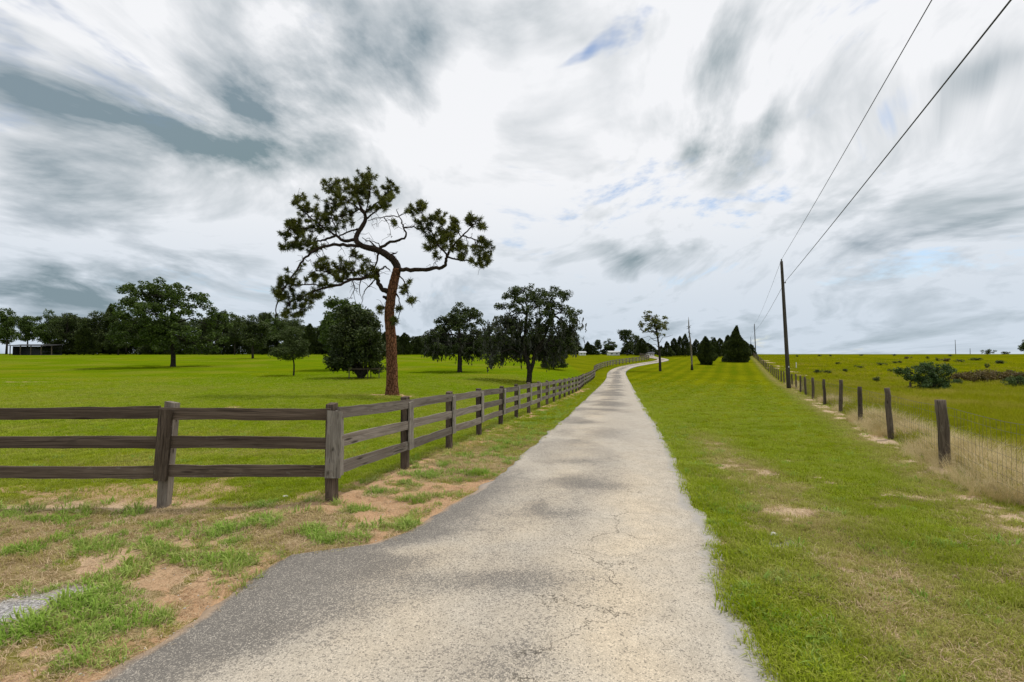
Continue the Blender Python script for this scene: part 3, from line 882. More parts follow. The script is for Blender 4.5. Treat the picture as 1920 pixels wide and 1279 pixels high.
# ------------------------------------------------------------------ wire fence on the right
def wire_fence():
    rng = np.random.default_rng(12)
    ds = [1.4, 5.3]
    ds += [9.2, 12.9, 16.7, 20.7, 25.3, 30.2, 34.6]
    while ds[-1] < 150: ds.append(ds[-1] + 4.1)
    ds = np.array(ds)
    P = np.stack([wire_x(ds), ds, H(wire_x(ds), ds)], -1)
    root = thing('wire_fence', P[2], 'wire mesh fence on dark round wooden posts beside the straw coloured field', 'fence')
    var = []
    for s in range(5):
        r = np.random.default_rng(300 + s)
        mb = MB()
        x = np.linspace(0, 1.65, 9)
        c = np.cumsum(r.normal(0, .006, (9, 2)), axis=0)
        Pp = np.stack([x, c[:, 0], c[:, 1]], -1)
        mb.tube(Pp, np.linspace(.078, .068, 9) * r.uniform(.92, 1.1), 9, True, .03, r)
        me = mb.mesh('post', True); me.materials.append(M['post_round']); var.append(me)
    leans = {2: (-.05, .0), 3: (-.03, 0), 4: (-.01, .0), 6: (-.02, 0)}
    for i, p in enumerate(P):
        h = 1.34 + rng.normal(0, .04)
        la, lb = leans.get(i, (rng.normal(0, .02), rng.normal(0, .02)))
        e = (Matrix.Rotation(la, 3, 'Y') @ Matrix.Rotation(lb, 3, 'X') @ Matrix(((0, 1, 0), (0, 0, 1), (1, 0, 0)))).to_euler()
        f = 1.15 if i in (2,) else 1.0
        child('post', var[i % 5], M['post_round'], root, p + np.array([0, 0, -.3]), e, ((h + .3) / 1.65, f, f))
    for i in range(len(P) - 1):
        a, b_ = P[i], P[i + 1]
        t = b_ - a; L = np.linalg.norm(t[:2]); u = t / L
        nrm = np.array([-u[1], u[0], 0])
        mb = MB()
        r_ = .0022 if i < 8 else .004
        for z in (.06, .20, .34, .48, .64, .82, 1.02, 1.16):
            n = 7
            s = np.linspace(0, 1, n)
            Q = a + t * s[:, None]; Q[:, 2] += z + rng.normal(0, .006, n) - (.02 * np.sin(np.pi * s))
            Q = Q - nrm * .085
            mb.tube(Q - P[2], r_ * (1.5 if z > 1.1 else 1), 4, False)
        if i < 9:
            for s in np.arange(.1, L, .16):
                q = a + u * s - nrm * .085
                mb.tube(np.array([q + [0, 0, .05], q + [rng.normal(0, .008), 0, .6], q + [rng.normal(0, .01), 0, 1.15]]) - P[2], r_ * .8, 4, False)
        link('wire_panel', mb.mesh('wire_panel'), M['wire'], root)
wire_fence()

# ------------------------------------------------------------------ utility poles and cables
POLES = []
def utility_pole(x, y, ztop, label, group, r0=.16, lean=(0, 0), hardware=True):
    z0 = float(H(x, y))
    root = thing('utility_pole', (x, y, z0), label, 'utility pole', group)
    h = ztop - z0
    mb = MB()
    n = 12
    s = np.linspace(-.4 / h, 1, n)
    Pp = np.stack([s * h, s * lean[0] * h, s * lean[1] * h], -1)
    mb.tube(Pp, np.interp(s, [0, 1], [r0, r0 * .62]), 12, True, .01, np.random.default_rng(int(abs(y)) + 5))
    me = mb.mesh('shaft', True)
    # x->z, y->x, z->y
    link('shaft', me, M['pole'], root, rot=Matrix(((0, 1, 0), (0, 0, 1), (1, 0, 0))).to_euler())
    if hardware:
        tx, ty = lean[0] * h, lean[1] * h
        mb = MB(); mb.tube([(tx, ty, h - .02), (tx, ty, h + .10)], .05, 8); mb.tube([(tx, ty, h + .10), (tx, ty, h + .20)], [.075, .06], 8)
        link('insulator', mb.mesh('insulator', True), M['steel'], root)
        f = (h - 2.05) / h
        bx_, by_ = lean[0] * h * f, lean[1] * h * f
        mb = MB(); mb.box((bx_ + .17, by_, h - 2.05), (.16, .06, .05)); mb.tube([(bx_ + .25, by_, h - 2.08), (bx_ + .25, by_, h - 1.95)], .045, 8)
        link('bracket', mb.mesh('bracket'), M['steel'], root)
    if hardware and abs(y - 45) < 1:
        fr = np.linspace(0, .8, 9)
        mb = MB(); mb.tube(np.stack([lean[0] * h * fr - .03, -r0 * (1 - .38 * fr) - .006, fr * h], -1), .011, 5)
        link('ground_wire', mb.mesh('ground_wire', True), M['steel'], root)
        mb = MB(); mb.box((lean[0] * 2.0, -r0 * .95 - .012, 2.0), (.10, .006, .14)); link('tag', mb.mesh('tag'), M['white'], root)
    return np.array([x + lean[0] * h, y + lean[1] * h, ztop])
def pole_at(px, d, pytop):
    q = onground(px, d)
    return q[0], q[1], P3(px, pytop, d)[2]
p1 = pole_at(1478, 45, 490)
T1 = utility_pole(*p1, 'tall dark utility pole beside the wire fence, nearest of the row', 'utility poles along the wire fence', .19, (-.042, 0))
p2 = pole_at(1417, 165, 608)
T2 = utility_pole(*p2, 'second utility pole along the wire fence, beside the large cedar', 'utility poles along the wire fence', .17, (-.03, 0))
p3 = pole_at(1408, 290, 632)
T3 = utility_pole(*p3, 'farthest small utility pole behind the dark cedars', 'utility poles along the wire fence', .17)
T0 = np.array([p1[0] - 124 * .4615, 45 - 124, 11.2])      # where the line runs on behind the viewer
q = pole_at(1792, 330, 637); utility_pole(*q, 'lone taller pole on the right field horizon', 'poles on the field horizon', .2, (-.02, 0), False)
q = pole_at(1819, 420, 653); utility_pole(*q, 'lone shorter pole on the right field horizon', 'poles on the field horizon', .24, (0, 0), False)
def cable(dz, dx, label, sag):
    mb = MB()
    T = [T0, T1, T2, T3]
    pts = []
    for a, b_ in zip(T[:-1], T[1:]):
        s = np.linspace(0, 1, 40, endpoint=False)
        Q = a + (b_ - a) * s[:, None]
        Q[:, 2] -= sag * 4 * s * (1 - s) * (np.linalg.norm(b_ - a) / 124) ** 2
        pts.append(Q)
    pts.append(T[-1][None])
    Q = np.vstack(pts); Q[:, 2] += dz; Q[:, 0] += dx
    o = Q[0].copy()
    rr = .012 if dz > 0 else .017
    mb.tube(Q - o, rr, 6)
    link('power_cable', mb.mesh('power_cable', True), M['cable'], loc=o, label=label, cat='cable')
cable(.17, 0, 'thin upper power cable running from the pole tops out over the sky', .75)
cable(-1.95, .3, 'thicker lower power cable running from the pole brackets out over the sky', .55)

# ------------------------------------------------------------------ foliage builders
def leaf_quads(C, L, Wd, rng, up=.4, along=None, droop=0.0):
    n = len(C)
    if along is None:
        nv = rng.normal(0, 1, (n, 3)); nv[:, 2] = np.abs(nv[:, 2]) + up
        nv /= np.linalg.norm(nv, axis=1)[:, None]
        t = rng.normal(0, 1, (n, 3)); t[:, 2] -= droop
        t -= nv * np.sum(t * nv, axis=1)[:, None]
    else:
        t = along + rng.normal(0, .25, (n, 3))
        nv = rng.normal(0, 1, (n, 3))
        nv -= t * (np.sum(t * nv, axis=1) / np.sum(t * t, axis=1))[:, None]
        nv /= np.linalg.norm(nv, axis=1)[:, None]
    t /= np.linalg.norm(t, axis=1)[:, None] + 1e-9
    b_ = np.cross(nv, t)
    L = (np.asarray(L) * rng.uniform(.6, 1.3, n))[:, None]; Wd = (np.asarray(Wd) * rng.uniform(.6, 1.3, n))[:, None]
    V = np.stack([C - t * L / 2, C + b_ * Wd / 2 - t * L * .05 + nv * L * .06, C + t * L / 2, C - b_ * Wd / 2 - t * L * .05 + nv * L * .06], 1)
    Fq = np.arange(n * 4).reshape(n, 4)
    return V.reshape(-1, 3), Fq
def sphere_pts(n, rng):
    v = rng.normal(0, 1, (n, 3))
    return v / np.linalg.norm(v, axis=1)[:, None]
def crown_leaves(blobs, clumps, per, csize, leaf, rng, up=.4, flat=.75, low_cut=None):
    """blobs: (cx,cy,cz,rx,ry,rz); clump centres in the outer part of each blob, leaves gaussian around them"""
    vol = np.array([b[3] * b[4] * b[5] for b in blobs]) ** (2 / 3)
    k = np.maximum(3, np.round(clumps * vol / vol.sum())).astype(int)
    CC = []
    for b, kk in zip(blobs, k):
        s = sphere_pts(kk, rng) * (rng.uniform(.35, 1.0, kk) ** .5)[:, None]
        CC.append(np.array(b[:3]) + s * np.array(b[3:]))
    CC = np.vstack(CC)
    sz = csize * rng.uniform(.55, 1.35, len(CC))
    cnt = np.maximum(3, (per * (sz / csize) ** 2).astype(int))
    idx = np.repeat(np.arange(len(CC)), cnt)
    off = sphere_pts(len(idx), rng) * (rng.uniform(0, 1, len(idx)) ** .45)[:, None] * sz[idx][:, None]
    off[:, 2] *= flat
    pts = CC[idx] + off
    V, Fq = leaf_quads(pts, leaf, leaf * .62, rng, up)
    return V, Fq, CC
def grow(mb, a, b_, r0, r1, rng, sides=6, wob=.08, sag=0.0, n=6):
    s = np.linspace(0, 1, n)
    Q = a + (b_ - a) * s[:, None]
    L = np.linalg.norm(b_ - a)
    w_ = rng.normal(0, wob * L, (n, 3)); w_[0] = 0; w_[-1] = 0
    Q = Q + w_ * np.sin(np.pi * s)[:, None]
    Q[:, 2] += L * .12 * np.sin(np.pi * s)
    mb.tube(Q, r0 + (r1 - r0) * s, sides, False)
    return Q
def px_blobs(lst, d, base, rng, depth=.9, spread=.45):
    out = []
    allr = max(b[2] for b in lst) * d / F
    for (px, py, rx, ry) in lst:
        dy = rng.uniform(-spread, spread) * allr
        p = P3(px, py, d)
        out.append((p[0] - base[0], dy, p[2] - base[2], rx * d / F, max(rx, ry) * d / F * depth, ry * d / F))
    return out
def broad_tree(name, px, d, trunk, blobs, label, cat='tree', leafmat='leaf_oak', bark='bark_oak', clumps=160, per=60, csize=.7, leaf=.3, seed=1, group=None, tr=.3, moss=None, forks=None, base=None, spread=.45, flat=.75):
    """trunk: [(px,py),...] from the ground upward"""
    rng = np.random.default_rng(seed)
    base = onground(px, d) if base is None else base
    root = thing(name, base, label, cat, group)
    B = px_blobs(blobs, d, base, rng, spread=spread)
    V, Fq, CC = crown_leaves(B, clumps, per, csize, leaf, rng, flat=flat)
    mb = MB()
    T = np.array([P3(x, y, d) - base for x, y in trunk]); T[0] = (0, 0, -.3)
    T[1:, 1] += rng.normal(0, .1, len(T) - 1)
    T = catmull(T, 5)
    r = np.linspace(tr, tr * .45, len(T)); r[0] *= 1.25; r[1] *= 1.1
    mb.tube(T, r, 10, True, .03, rng)
    tops = [T[int(len(T) * f)] for f in (.55, .7, .85)] + [T[-1]]
    for fk in (forks or []):
        Q = np.array([P3(x, y, d) - base for x, y in fk]); Q[1:, 1] += rng.normal(.3, .4, len(Q) - 1)
        j = np.argmin(np.linalg.norm(T - Q[0], axis=1)); Q[0] = T[j]
        Q = catmull(Q, 5)
        mb.tube(Q, np.linspace(tr * .75, tr * .35, len(Q)), 8, True, .03, rng)
        tops.append(Q[-1]); tops.append(Q[len(Q) // 2])
    tops = np.array(tops)
    for b_ in B:
        c = np.array(b_[:3])
        st = tops[np.argmin(np.linalg.norm(tops - c, axis=1) + .4 * np.maximum(0, tops[:, 2] - c[2]))]
        grow(mb, st, c, tr * .38, tr * .13, rng, 6)
        near = CC[np.argsort(np.linalg.norm((CC - c) / np.array(b_[3:]), axis=1))[:16]]
        for q in near[rng.permutation(len(near))[:9]]:
            grow(mb, c, q, tr * .12, tr * .04, rng, 4, n=4)
    tm = mb.mesh('trunk', True)
    link('trunk', tm, M[bark], root)
    link('crown', np_mesh('crown', V, Fq), M[leafmat], root)
    if moss:
        pts = CC[CC[:, 2] < np.percentile(CC[:, 2], 62)]
        k = rng.integers(0, len(pts), moss)
        p = pts[k] + rng.normal(0, .30, (moss, 3)) + np.array([0, 0, .25]); Ls = rng.uniform(.4, 1.05, moss)
        ks = 7
        idx = np.repeat(np.arange(moss), ks)
        fr = np.tile(np.linspace(0, 1, ks), moss)
        c = p[idx].copy(); c[:, 2] -= fr * Ls[idx]; c[:, :2] += rng.normal(0, .08, (len(c), 2))
        V2, F2 = leaf_quads(c, .36, .17, rng, along=np.tile([0, 0, -1.0], (len(c), 1)))
        link('moss', np_mesh('moss', V2, F2), M['moss'], root)
    return root
def cedar_mesh(h, R, rng, n, prof, lumps=22, spray=.36, low=.04):
    """pointed evergreen; prof(s) gives the relative radius over the height"""
    L = rng.uniform(0, 1, (lumps, 2)); lr = rng.uniform(.68, 1.22, lumps)
    s = rng.uniform(low, 1, int(n * 1.9)); keep = rng.uniform(0, 1, len(s)) < (prof(s) + .12); s = s[keep][:n]
    th = rng.uniform(0, 2 * np.pi, len(s))
    dth = np.abs(th[:, None] / (2 * np.pi) - L[None, :, 0]); dth = np.minimum(dth, 1 - dth)
    j = np.argmin((dth * 2.2) ** 2 + (s[:, None] - L[None, :, 1]) ** 2 * 2.5, axis=1)
    dd = np.sqrt((dth[np.arange(len(s)), j] * 2.2) ** 2 + (s - L[j, 1]) ** 2 * 2.5)
    rr = R * prof(s) * lr[j] * (1.14 - 1.35 * np.minimum(dd, .45)) * rng.uniform(.5, 1.04, len(s)) ** .55
    P = np.stack([rr * np.cos(th), rr * np.sin(th), s * h], -1)
    rad = np.stack([np.cos(th), np.sin(th), np.zeros(len(s))], -1)
    al = rad * .75 + np.array([0, 0, .75])
    V, Fq = leaf_quads(P, spray, spray * .36, rng, along=al)
    return V, Fq
def cedar(name, px, d, pytop, wpx, label, seed, n=9000, group=None, pybase=None, prof=None, spray=.36, stem=.16, cat='tree', low=.03):
    rng = np.random.default_rng(seed)
    base = onground(px, d)
    top = P3(px, pytop, d)[2]
    h = top - base[2]; R = wpx * d / F / 2
    prof = prof or (lambda s: np.minimum(1, (1 - s) ** .8 * 1.25) * np.minimum(1, .75 + s * 4))
    root = thing(name, base, label, cat, group)
    V, Fq = cedar_mesh(h, R, rng, n, prof, spray=spray, low=low)
    link('crown', np_mesh('crown', V, Fq), M['leaf_cedar'], root)
    mb = MB(); mb.tube([(0, 0, -.3), (0, 0, h * .35), (.05, 0, h * .8)], [stem, stem * .7, stem * .25], 8)
    for i in range(14):
        z = rng.uniform(.06, .75) * h; a = rng.uniform(0, 6.28); r = R * float(prof(np.array([z / h]))[0]) * .8
        grow(mb, np.array([0, 0, z * .8]), np.array([r * math.cos(a), r * math.sin(a), z * 1.05]), stem * .3, .02, rng, 5)
    link('trunk', mb.mesh('trunk', True), M['bark_oak'], root)
    return root

# ------------------------------------------------------------------ the leaning pine
def hero_pine():
    rng = np.random.default_rng(77)
    base = ground(736, 741)
    d = base[1]
    root = thing('pine_tree', base, 'tall twisted pine with bare reddish trunk standing behind the board fence', 'tree')
    S = 2.665
    def Z(zx, zy, dy=0.0):
        return P3(500 + zx / S, 300 + zy / S, d) - base + np.array([0, dy, 0])
    zpx = d / F / S
    nodes = []        # (zx, zy, dy) for attaching foliage
    trunk_z = [(628, 1182, 60), (627, 1130, 58), (625, 1000, 55), (620, 880, 51), (612, 780, 48), (618, 700, 47), (632, 620, 46), (645, 565, 42), (649, 530, 38), (632, 500, 36),
               (600, 475, 34), (565, 456, 32), (530, 448, 30), (495, 440, 27), (470, 425, 26), (458, 403, 25), (465, 372, 23), (485, 335, 21), (498, 300, 18), (490, 268, 15), (470, 238, 12), (452, 190, 8), (440, 130, 4)]
    dys = np.interp(np.arange(len(trunk_z)), [0, 8, 14, 22], [0, .1, -.5, .2])
    P = np.array([Z(a, b_, dy) for (a, b_, _), dy in zip(trunk_z, dys)]); P[0][2] = -.3
    R = np.array([c for _, _, c in trunk_z]) * zpx / 2
    mb = MB()
    Pc = catmull(P, 5); Rc = np.interp(np.linspace(0, len(R) - 1, len(Pc)), np.arange(len(R)), R)
    Rc[:7] *= np.linspace(1.32, 1.0, 7)
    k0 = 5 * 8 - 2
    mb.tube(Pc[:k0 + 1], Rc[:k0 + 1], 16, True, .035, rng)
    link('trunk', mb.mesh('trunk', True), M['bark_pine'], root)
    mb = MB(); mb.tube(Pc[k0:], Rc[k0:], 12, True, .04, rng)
    link('leader', mb.mesh('leader', True), M['bark_twig'], root)  # upper trunk coloured with darker branch bark, painting in the shade under the crown
    for (a, b_, _), dy in zip(trunk_z, dys): nodes.append((a, b_, dy))
    BR = [  # points, first width, last width, depth drift
        ([(648, 550), (700, 553), (780, 549), (860, 546), (893, 537), (906, 505), (918, 478)], 22, 12, -.9),
        ([(918, 478), (940, 445), (985, 402), (1030, 360), (1062, 330)], 11, 3, -.4),
        ([(910, 495), (965, 506), (1030, 521), (1082, 535), (1118, 512)], 9, 3, .5),
        ([(908, 485), (868, 435), (838, 385), (805, 325), (766, 250)], 9, 3, .7),
        ([(928, 465), (922, 420), (900, 372), (868, 325)], 7, 3, -.3),
        ([(980, 405), (965, 370), (958, 325)], 5, 2, .4), ([(985, 402), (1045, 415), (1092, 428), (1130, 445)], 7, 3, .2),
        ([(860, 432), (835, 450), (820, 440)], 4, 2, .3), ([(830, 545), (842, 520), (858, 490)], 3, 1.5, .1),
        ([(568, 448), (620, 421), (668, 403), (702, 385), (692, 350), (682, 310), (662, 268)], 15, 3, -.5),
        ([(694, 352), (740, 350), (790, 362), (835, 325)], 8, 3, -.3), ([(676, 300), (622, 296), (560, 304), (515, 312)], 5, 3, .3),
        ([(600, 300), (626, 345), (629, 395)], 3, 1, .2), ([(640, 298), (655, 320), (668, 345)], 3, 1.5, .1), ([(560, 305), (562, 345)], 2.5, 1, 0),
        ([(475, 440), (405, 438), (342, 445), (292, 464), (256, 492), (234, 532), (200, 590), (160, 652), (132, 722), (125, 800)], 16, 4, -1.4),
        ([(292, 464), (285, 430), (300, 405)], 3, 1, -.2), ([(340, 445), (325, 400)], 3, 1.5, -.2),
        ([(456, 405), (410, 406), (370, 396), (345, 377), (300, 388), (250, 400), (195, 420), (130, 412), (72, 440)], 17, 4, .9),
        ([(345, 377), (300, 342), (250, 308), (200, 262), (162, 222)], 10, 3, -.6), ([(350, 378), (340, 330), (312, 278), (322, 205)], 8, 3, .5),
        ([(300, 342), (230, 340), (170, 340), (110, 345)], 7, 3, .3), ([(250, 400), (220, 430), (190, 455)], 5, 2, .3),
        ([(468, 352), (420, 360), (372, 373), (350, 380)], 8, 7, .3),
        ([(490, 272), (450, 242), (400, 212), (352, 170), (330, 132)], 9, 3, -.7), ([(492, 265), (520, 232), (560, 192), (598, 142), (616, 100)], 9, 3, .6),
        ([(500, 300), (540, 272), (590, 242), (640, 212)], 9, 3, -.4), ([(470, 240), (420, 260), (370, 270), (330, 262)], 7, 3, .8), ([(500, 285), (530, 200), (540, 130)], 6, 3, -.8),
        ([(606, 655), (572, 642), (558, 602), (566, 560)], 28, 15, -.5), ([(566, 560), (585, 548), (605, 540), (628, 560)], 8, 5, -.1),
        ([(562, 575), (505, 595), (442, 610), (382, 636), (302, 660), (242, 692), (182, 722), (150, 772)], 17, 4, -1.2),
        ([(445, 606), (382, 600), (322, 572), (262, 560), (215, 575)], 8, 3, .6), ([(385, 636), (302, 640), (202, 640), (122, 662)], 8, 3, -.5),
        ([(500, 596), (470, 570), (430, 555), (370, 545)], 6, 3, .5), ([(242, 692), (235, 740), (195, 790)], 5, 2, -.2), ([(160, 652), (140, 670), (115, 680)], 4, 2, 0),
        ([(545, 605), (505, 655), (490, 690), (488, 728)], 6, 2, -.2), ([(452, 615), (460, 650), (436, 700)], 5, 2, .1), ([(490, 600), (475, 650), (485, 700)], 5, 2, .3), ([(520, 640), (540, 615), (552, 600)], 3, 2, 0),
        ([(565, 470), (558, 520), (538, 575)], 10, 5, -.4), ([(455, 440), (460, 480), (438, 522)], 7, 2, -.3),
        ([(655, 570), (690, 610), (704, 650), (712, 692)], 7, 2.5, -.4), ([(648, 668), (668, 720), (664, 782), (652, 812)], 6, 2, -.3), ([(704, 650), (720, 690), (735, 740)], 3, 1.5, -.1),
        ([(622, 486), (640, 470), (658, 461)], 13, 3, -.1), ([(560, 452), (540, 425), (490, 398)], 10, 3, -.3), ([(575, 452), (548, 415), (500, 402)], 7, 2, .2), ([(610, 690), (596, 688), (590, 684)], 20, 12, -.25), ([(608, 745), (585, 735), (566, 745)], 8, 4, -.3)]
    mb = MB()
    NV = np.array(nodes)
    for pts, w0, w1, dy in BR:
        NV = np.array(nodes)
        j = np.argmin((NV[:, 0] - pts[0][0]) ** 2 + (NV[:, 1] - pts[0][1]) ** 2)
        d0 = NV[j, 2]
        dd = d0 + dy * np.linspace(0, 1, len(pts)) ** .8
        Q = np.array([Z(a, b_, q) for (a, b_), q in zip(pts, dd)])
        Q[1:-1] += rng.normal(0, .035, Q[1:-1].shape)
        Qc = catmull(Q, 4)
        Qc[1:-1] += rng.normal(0, .022, Qc[1:-1].shape)
        Rr = np.linspace(w0, w1, len(Qc)) * zpx / 2 * 1.05
        mb.tube(Qc, np.maximum(Rr, .012), 7, True, .06, rng)
        for i in range(len(pts) - 1):
            for f in (0, .33, .66):
                nodes.append((pts[i][0] * (1 - f) + pts[i + 1][0] * f, pts[i][1] * (1 - f) + pts[i + 1][1] * f, dd[i] * (1 - f) + dd[i + 1] * f))
        nodes.append((*pts[-1], dd[-1]))
    NV = np.array(nodes)
    CLU = [(450, 130, 70, 45, 13), (540, 140, 90, 55, 17), (390, 190, 85, 65, 17), (612, 118, 42, 28, 6), (605, 200, 45, 42, 8), (480, 200, 110, 50, 16), (345, 150, 40, 40, 6), (560, 230, 50, 30, 4),
           (190, 225, 44, 36, 8), (250, 270, 75, 55, 14), (300, 320, 60, 55, 10), (180, 335, 75, 50, 13), (115, 340, 40, 36, 7), (90, 420, 38, 28, 7), (180, 420, 60, 38, 9), (245, 430, 36, 24, 4), (285, 240, 55, 60, 9), (365, 260, 55, 40, 7), (140, 390, 50, 40, 6), (110, 370, 50, 25, 4), (405, 310, 20, 20, 2),
           (340, 528, 80, 28, 11), (265, 555, 55, 36, 9), (440, 548, 60, 28, 8), (505, 560, 50, 30, 6), (215, 600, 55, 45, 10), (150, 645, 44, 40, 9), (180, 705, 50, 45, 9), (240, 715, 48, 38, 8), (195, 765, 40, 28, 6), (330, 610, 60, 36, 8), (130, 690, 28, 36, 5), (550, 560, 22, 42, 4), (290, 680, 40, 25, 5), (390, 580, 50, 25, 5), (160, 780, 18, 20, 3),
           (765, 238, 40, 28, 8), (722, 258, 16, 20, 3), (800, 325, 46, 40, 9), (865, 322, 46, 42, 10), (850, 385, 56, 36, 10), (820, 436, 36, 24, 5), (930, 425, 56, 40, 11), (958, 335, 30, 34, 6), (1040, 325, 40, 26, 7), (1078, 362, 18, 18, 3), (1000, 468, 56, 34, 9), (1085, 455, 50, 42, 11), (1065, 515, 50, 22, 7), (930, 378, 28, 28, 4), (858, 482, 18, 16, 2), (900, 400, 40, 30, 5), (1110, 490, 25, 25, 4),
           (455, 470, 12, 26, 2), (500, 500, 16, 10, 2), (568, 748, 15, 22, 3), (715, 612, 8, 8, 1), (725, 698, 18, 14, 3), (688, 655, 14, 14, 2), (652, 330, 12, 14, 2), (650, 805, 14, 16, 3), (660, 745, 10, 14, 2), (692, 632, 10, 10, 1), (645, 575, 8, 10, 0)]
    NVt = []
    nd = 80
    for cx, cy, rx, ry, n in CLU:
        n = int(round(n * 2.0))
        a = rng.uniform(0, 6.283, n); r = np.sqrt(rng.uniform(0, 1, n))
        for ai, ri in zip(a, r):
            x = cx + rx * ri * math.cos(ai); y = cy + ry * ri * math.sin(ai)
            dist = (NV[:, 0] - x) ** 2 + (NV[:, 1] - y) ** 2
            j = int(np.argmin(dist))
            sp = max(rx, ry) * zpx
            dy = NV[j, 2] + rng.normal(0, .45) * sp + rng.normal(0, .12)
            c = Z(x, y, dy); s = Z(NV[j, 0], NV[j, 1], NV[j, 2])
            m = (s + c) / 2 + np.array([rng.normal(0, .06), rng.normal(0, .06), -.08 * np.linalg.norm(c - s)])
            tw = catmull(np.array([s, m, c]), 3)
            mb.tube(tw, np.linspace(.022, .011, len(tw)), 4, False)
            dirv = c - m; dirv = dirv / (np.linalg.norm(dirv) + 1e-6) * .55 + np.array([0, 0, .35])
            tdir = dirv / np.linalg.norm(dirv)
            v = sphere_pts(nd, rng) + tdir * rng.uniform(.25, 1.0)
            v /= np.linalg.norm(v, axis=1)[:, None]
            ln = rng.uniform(.13, .27, nd)[:, None] * rng.uniform(.75, 1.25)
            st = c + v * .012 - tdir * (rng.uniform(0, 1, nd)[:, None] ** 1.5) * .26 + tdir * .05
            side = np.cross(v, rng.normal(0, 1, (nd, 3))); side /= np.linalg.norm(side, axis=1)[:, None]
            tip = st + v * ln; tip[:, 2] -= .02
            wv = .0115
            NVt.append(np.stack([st - side * wv * .7, st + side * wv * .7, st + v * ln * .55 + side * wv, tip, st + v * ln * .55 - side * wv], 1))
    for _ in range(230):      # thin bare twigs
        j = rng.integers(len(trunk_z) + 20, len(NV)); s = Z(*NV[j])
        e = s + np.array([rng.normal(0, .35), rng.normal(0, .35), rng.normal(-.08, .3)])
        grow(mb, s, e, .016, .007, rng, 4, .12, n=5)
    link('branches', mb.mesh('branches', True), M['bark_twig'], root)
    V = np.concatenate(NVt).reshape(-1, 3)
    n = len(V) // 5
    link('needles', np_mesh('needles', V, np.arange(n * 5).reshape(n, 5)), M['needles'], root)
hero_pine()

# ------------------------------------------------------------------ trees on the meadow
broad_tree('oak_tree', 325, 84, [(325, 690), (324, 665), (322, 640), (318, 610), (322, 580)],
           [(320, 560, 55, 28), (285, 575, 30, 24), (360, 575, 32, 26), (318, 595, 60, 26), (265, 610, 25, 20), (380, 605, 26, 26), (300, 628, 50, 24), (355, 630, 48, 24), (262, 640, 24, 18), (390, 640, 22, 18), (325, 545, 34, 16), (310, 650, 26, 12), (366, 652, 30, 12)],
           'large rounded broadleaf tree standing alone on the left meadow', clumps=330, per=84, csize=.78, leaf=.40, seed=11, tr=.42, leafmat='leaf_bright', spread=.9)
broad_tree('young_tree', 551, 57, [(551, 708), (551, 685), (549, 665), (547, 640)],
           [(548, 630, 22, 18), (535, 650, 18, 14), (565, 648, 20, 14), (548, 662, 34, 12), (525, 664, 10, 8), (574, 662, 10, 8)],
           'small slender tree with thin trunk on the meadow left of the guarded cedar', clumps=190, per=46, csize=.45, leaf=.22, seed=12, tr=.10, leafmat='leaf_young', spread=.7)
broad_tree('round_tree', 648, 72, [(648, 702), (648, 640), (646, 600)],
           [(648, 585, 26, 20), (622, 605, 22, 24), (670, 600, 26, 20), (648, 620, 40, 30), (640, 575, 18, 12), (620, 635, 24, 24)],
           'loose topped broadleaf tree showing above the guarded cedar', clumps=280, per=50, csize=.75, leaf=.40, seed=13, tr=.28, leafmat='leaf_bright', spread=.6)
def guarded():
    rng = np.random.default_rng(5)
    d = 50
    broad_tree('cedar_tree', 678, d, [(678, 716), (678, 700), (676, 680), (672, 650), (668, 610)],
               [(668, 598, 26, 20), (690, 606, 22, 22), (642, 622, 26, 22), (700, 640, 22, 26), (664, 640, 46, 28), (630, 658, 22, 22), (650, 672, 36, 16), (704, 668, 18, 16), (680, 662, 40, 18), (622, 680, 14, 10), (655, 588, 14, 12), (700, 690, 14, 8), (645, 690, 20, 8)],
               'broad dark cedar with a low wooden guard around its trunk', leafmat='leaf_cedar', clumps=520, per=56, csize=.48, leaf=.27, seed=21, tr=.30, spread=.8, flat=1.0,
               forks=[[(678, 708), (664, 690), (645, 676)], [(678, 708), (690, 690), (702, 672)], [(678, 706), (672, 690), (660, 660)], [(678, 706), (686, 690), (690, 650)]])
    b0 = onground(678, d - 1.1)
    g = thing('tree_guard', b0, 'low wooden post and rail guard around the foot of the broad cedar', 'tree guard')
    for (x, y) in ((-1.25, 0), (-.95, 1.7), (.65, 0), (1.55, .9), (.4, 1.9)):
        zz = float(H(b0[0] + x, b0[1] + y)) - b0[2]
        mb = MB(); mb.box((0, 0, .5), (.075, .075, 1.3), .004, rng)
        link('post', mb.mesh('post'), M['post_round'], g, (x, y, zz))
    for a, b_ in (((-1.25, 0), (.65, 0)), ((-1.25, 0), (-.95, 1.7)), ((-.95, 1.7), (.4, 1.9)), ((.65, 0), (1.55, .9))):
        a = np.array(a); b_ = np.array(b_); m_ = (a + b_) / 2; v = b_ - a
        mb = MB(); mb.box((0, 0, 0), (np.linalg.norm(v) + .05, .035, .11), .003, rng)
        link('rail', mb.mesh('rail'), M['post_round'], g, (m_[0], m_[1], 1.0 + float(H(b0[0] + m_[0], b0[1] + m_[1])) - b0[2]), (0, 0, math.atan2(v[1], v[0])))
guarded()
broad_tree('oak_tree', 862, 66, [(863, 697), (862, 670), (862, 640), (860, 610)],
           [(860, 590, 34, 22), (882, 600, 26, 20), (838, 605, 22, 22), (858, 622, 52, 22), (815, 628, 20, 20), (808, 648, 20, 18), (900, 640, 28, 24), (850, 650, 52, 18), (822, 660, 20, 12), (890, 664, 24, 10)],
           'moss hung oak with one straight trunk on the meadow', clumps=290, per=80, csize=.5, leaf=.27, seed=14, tr=.34, moss=420, spread=.8)
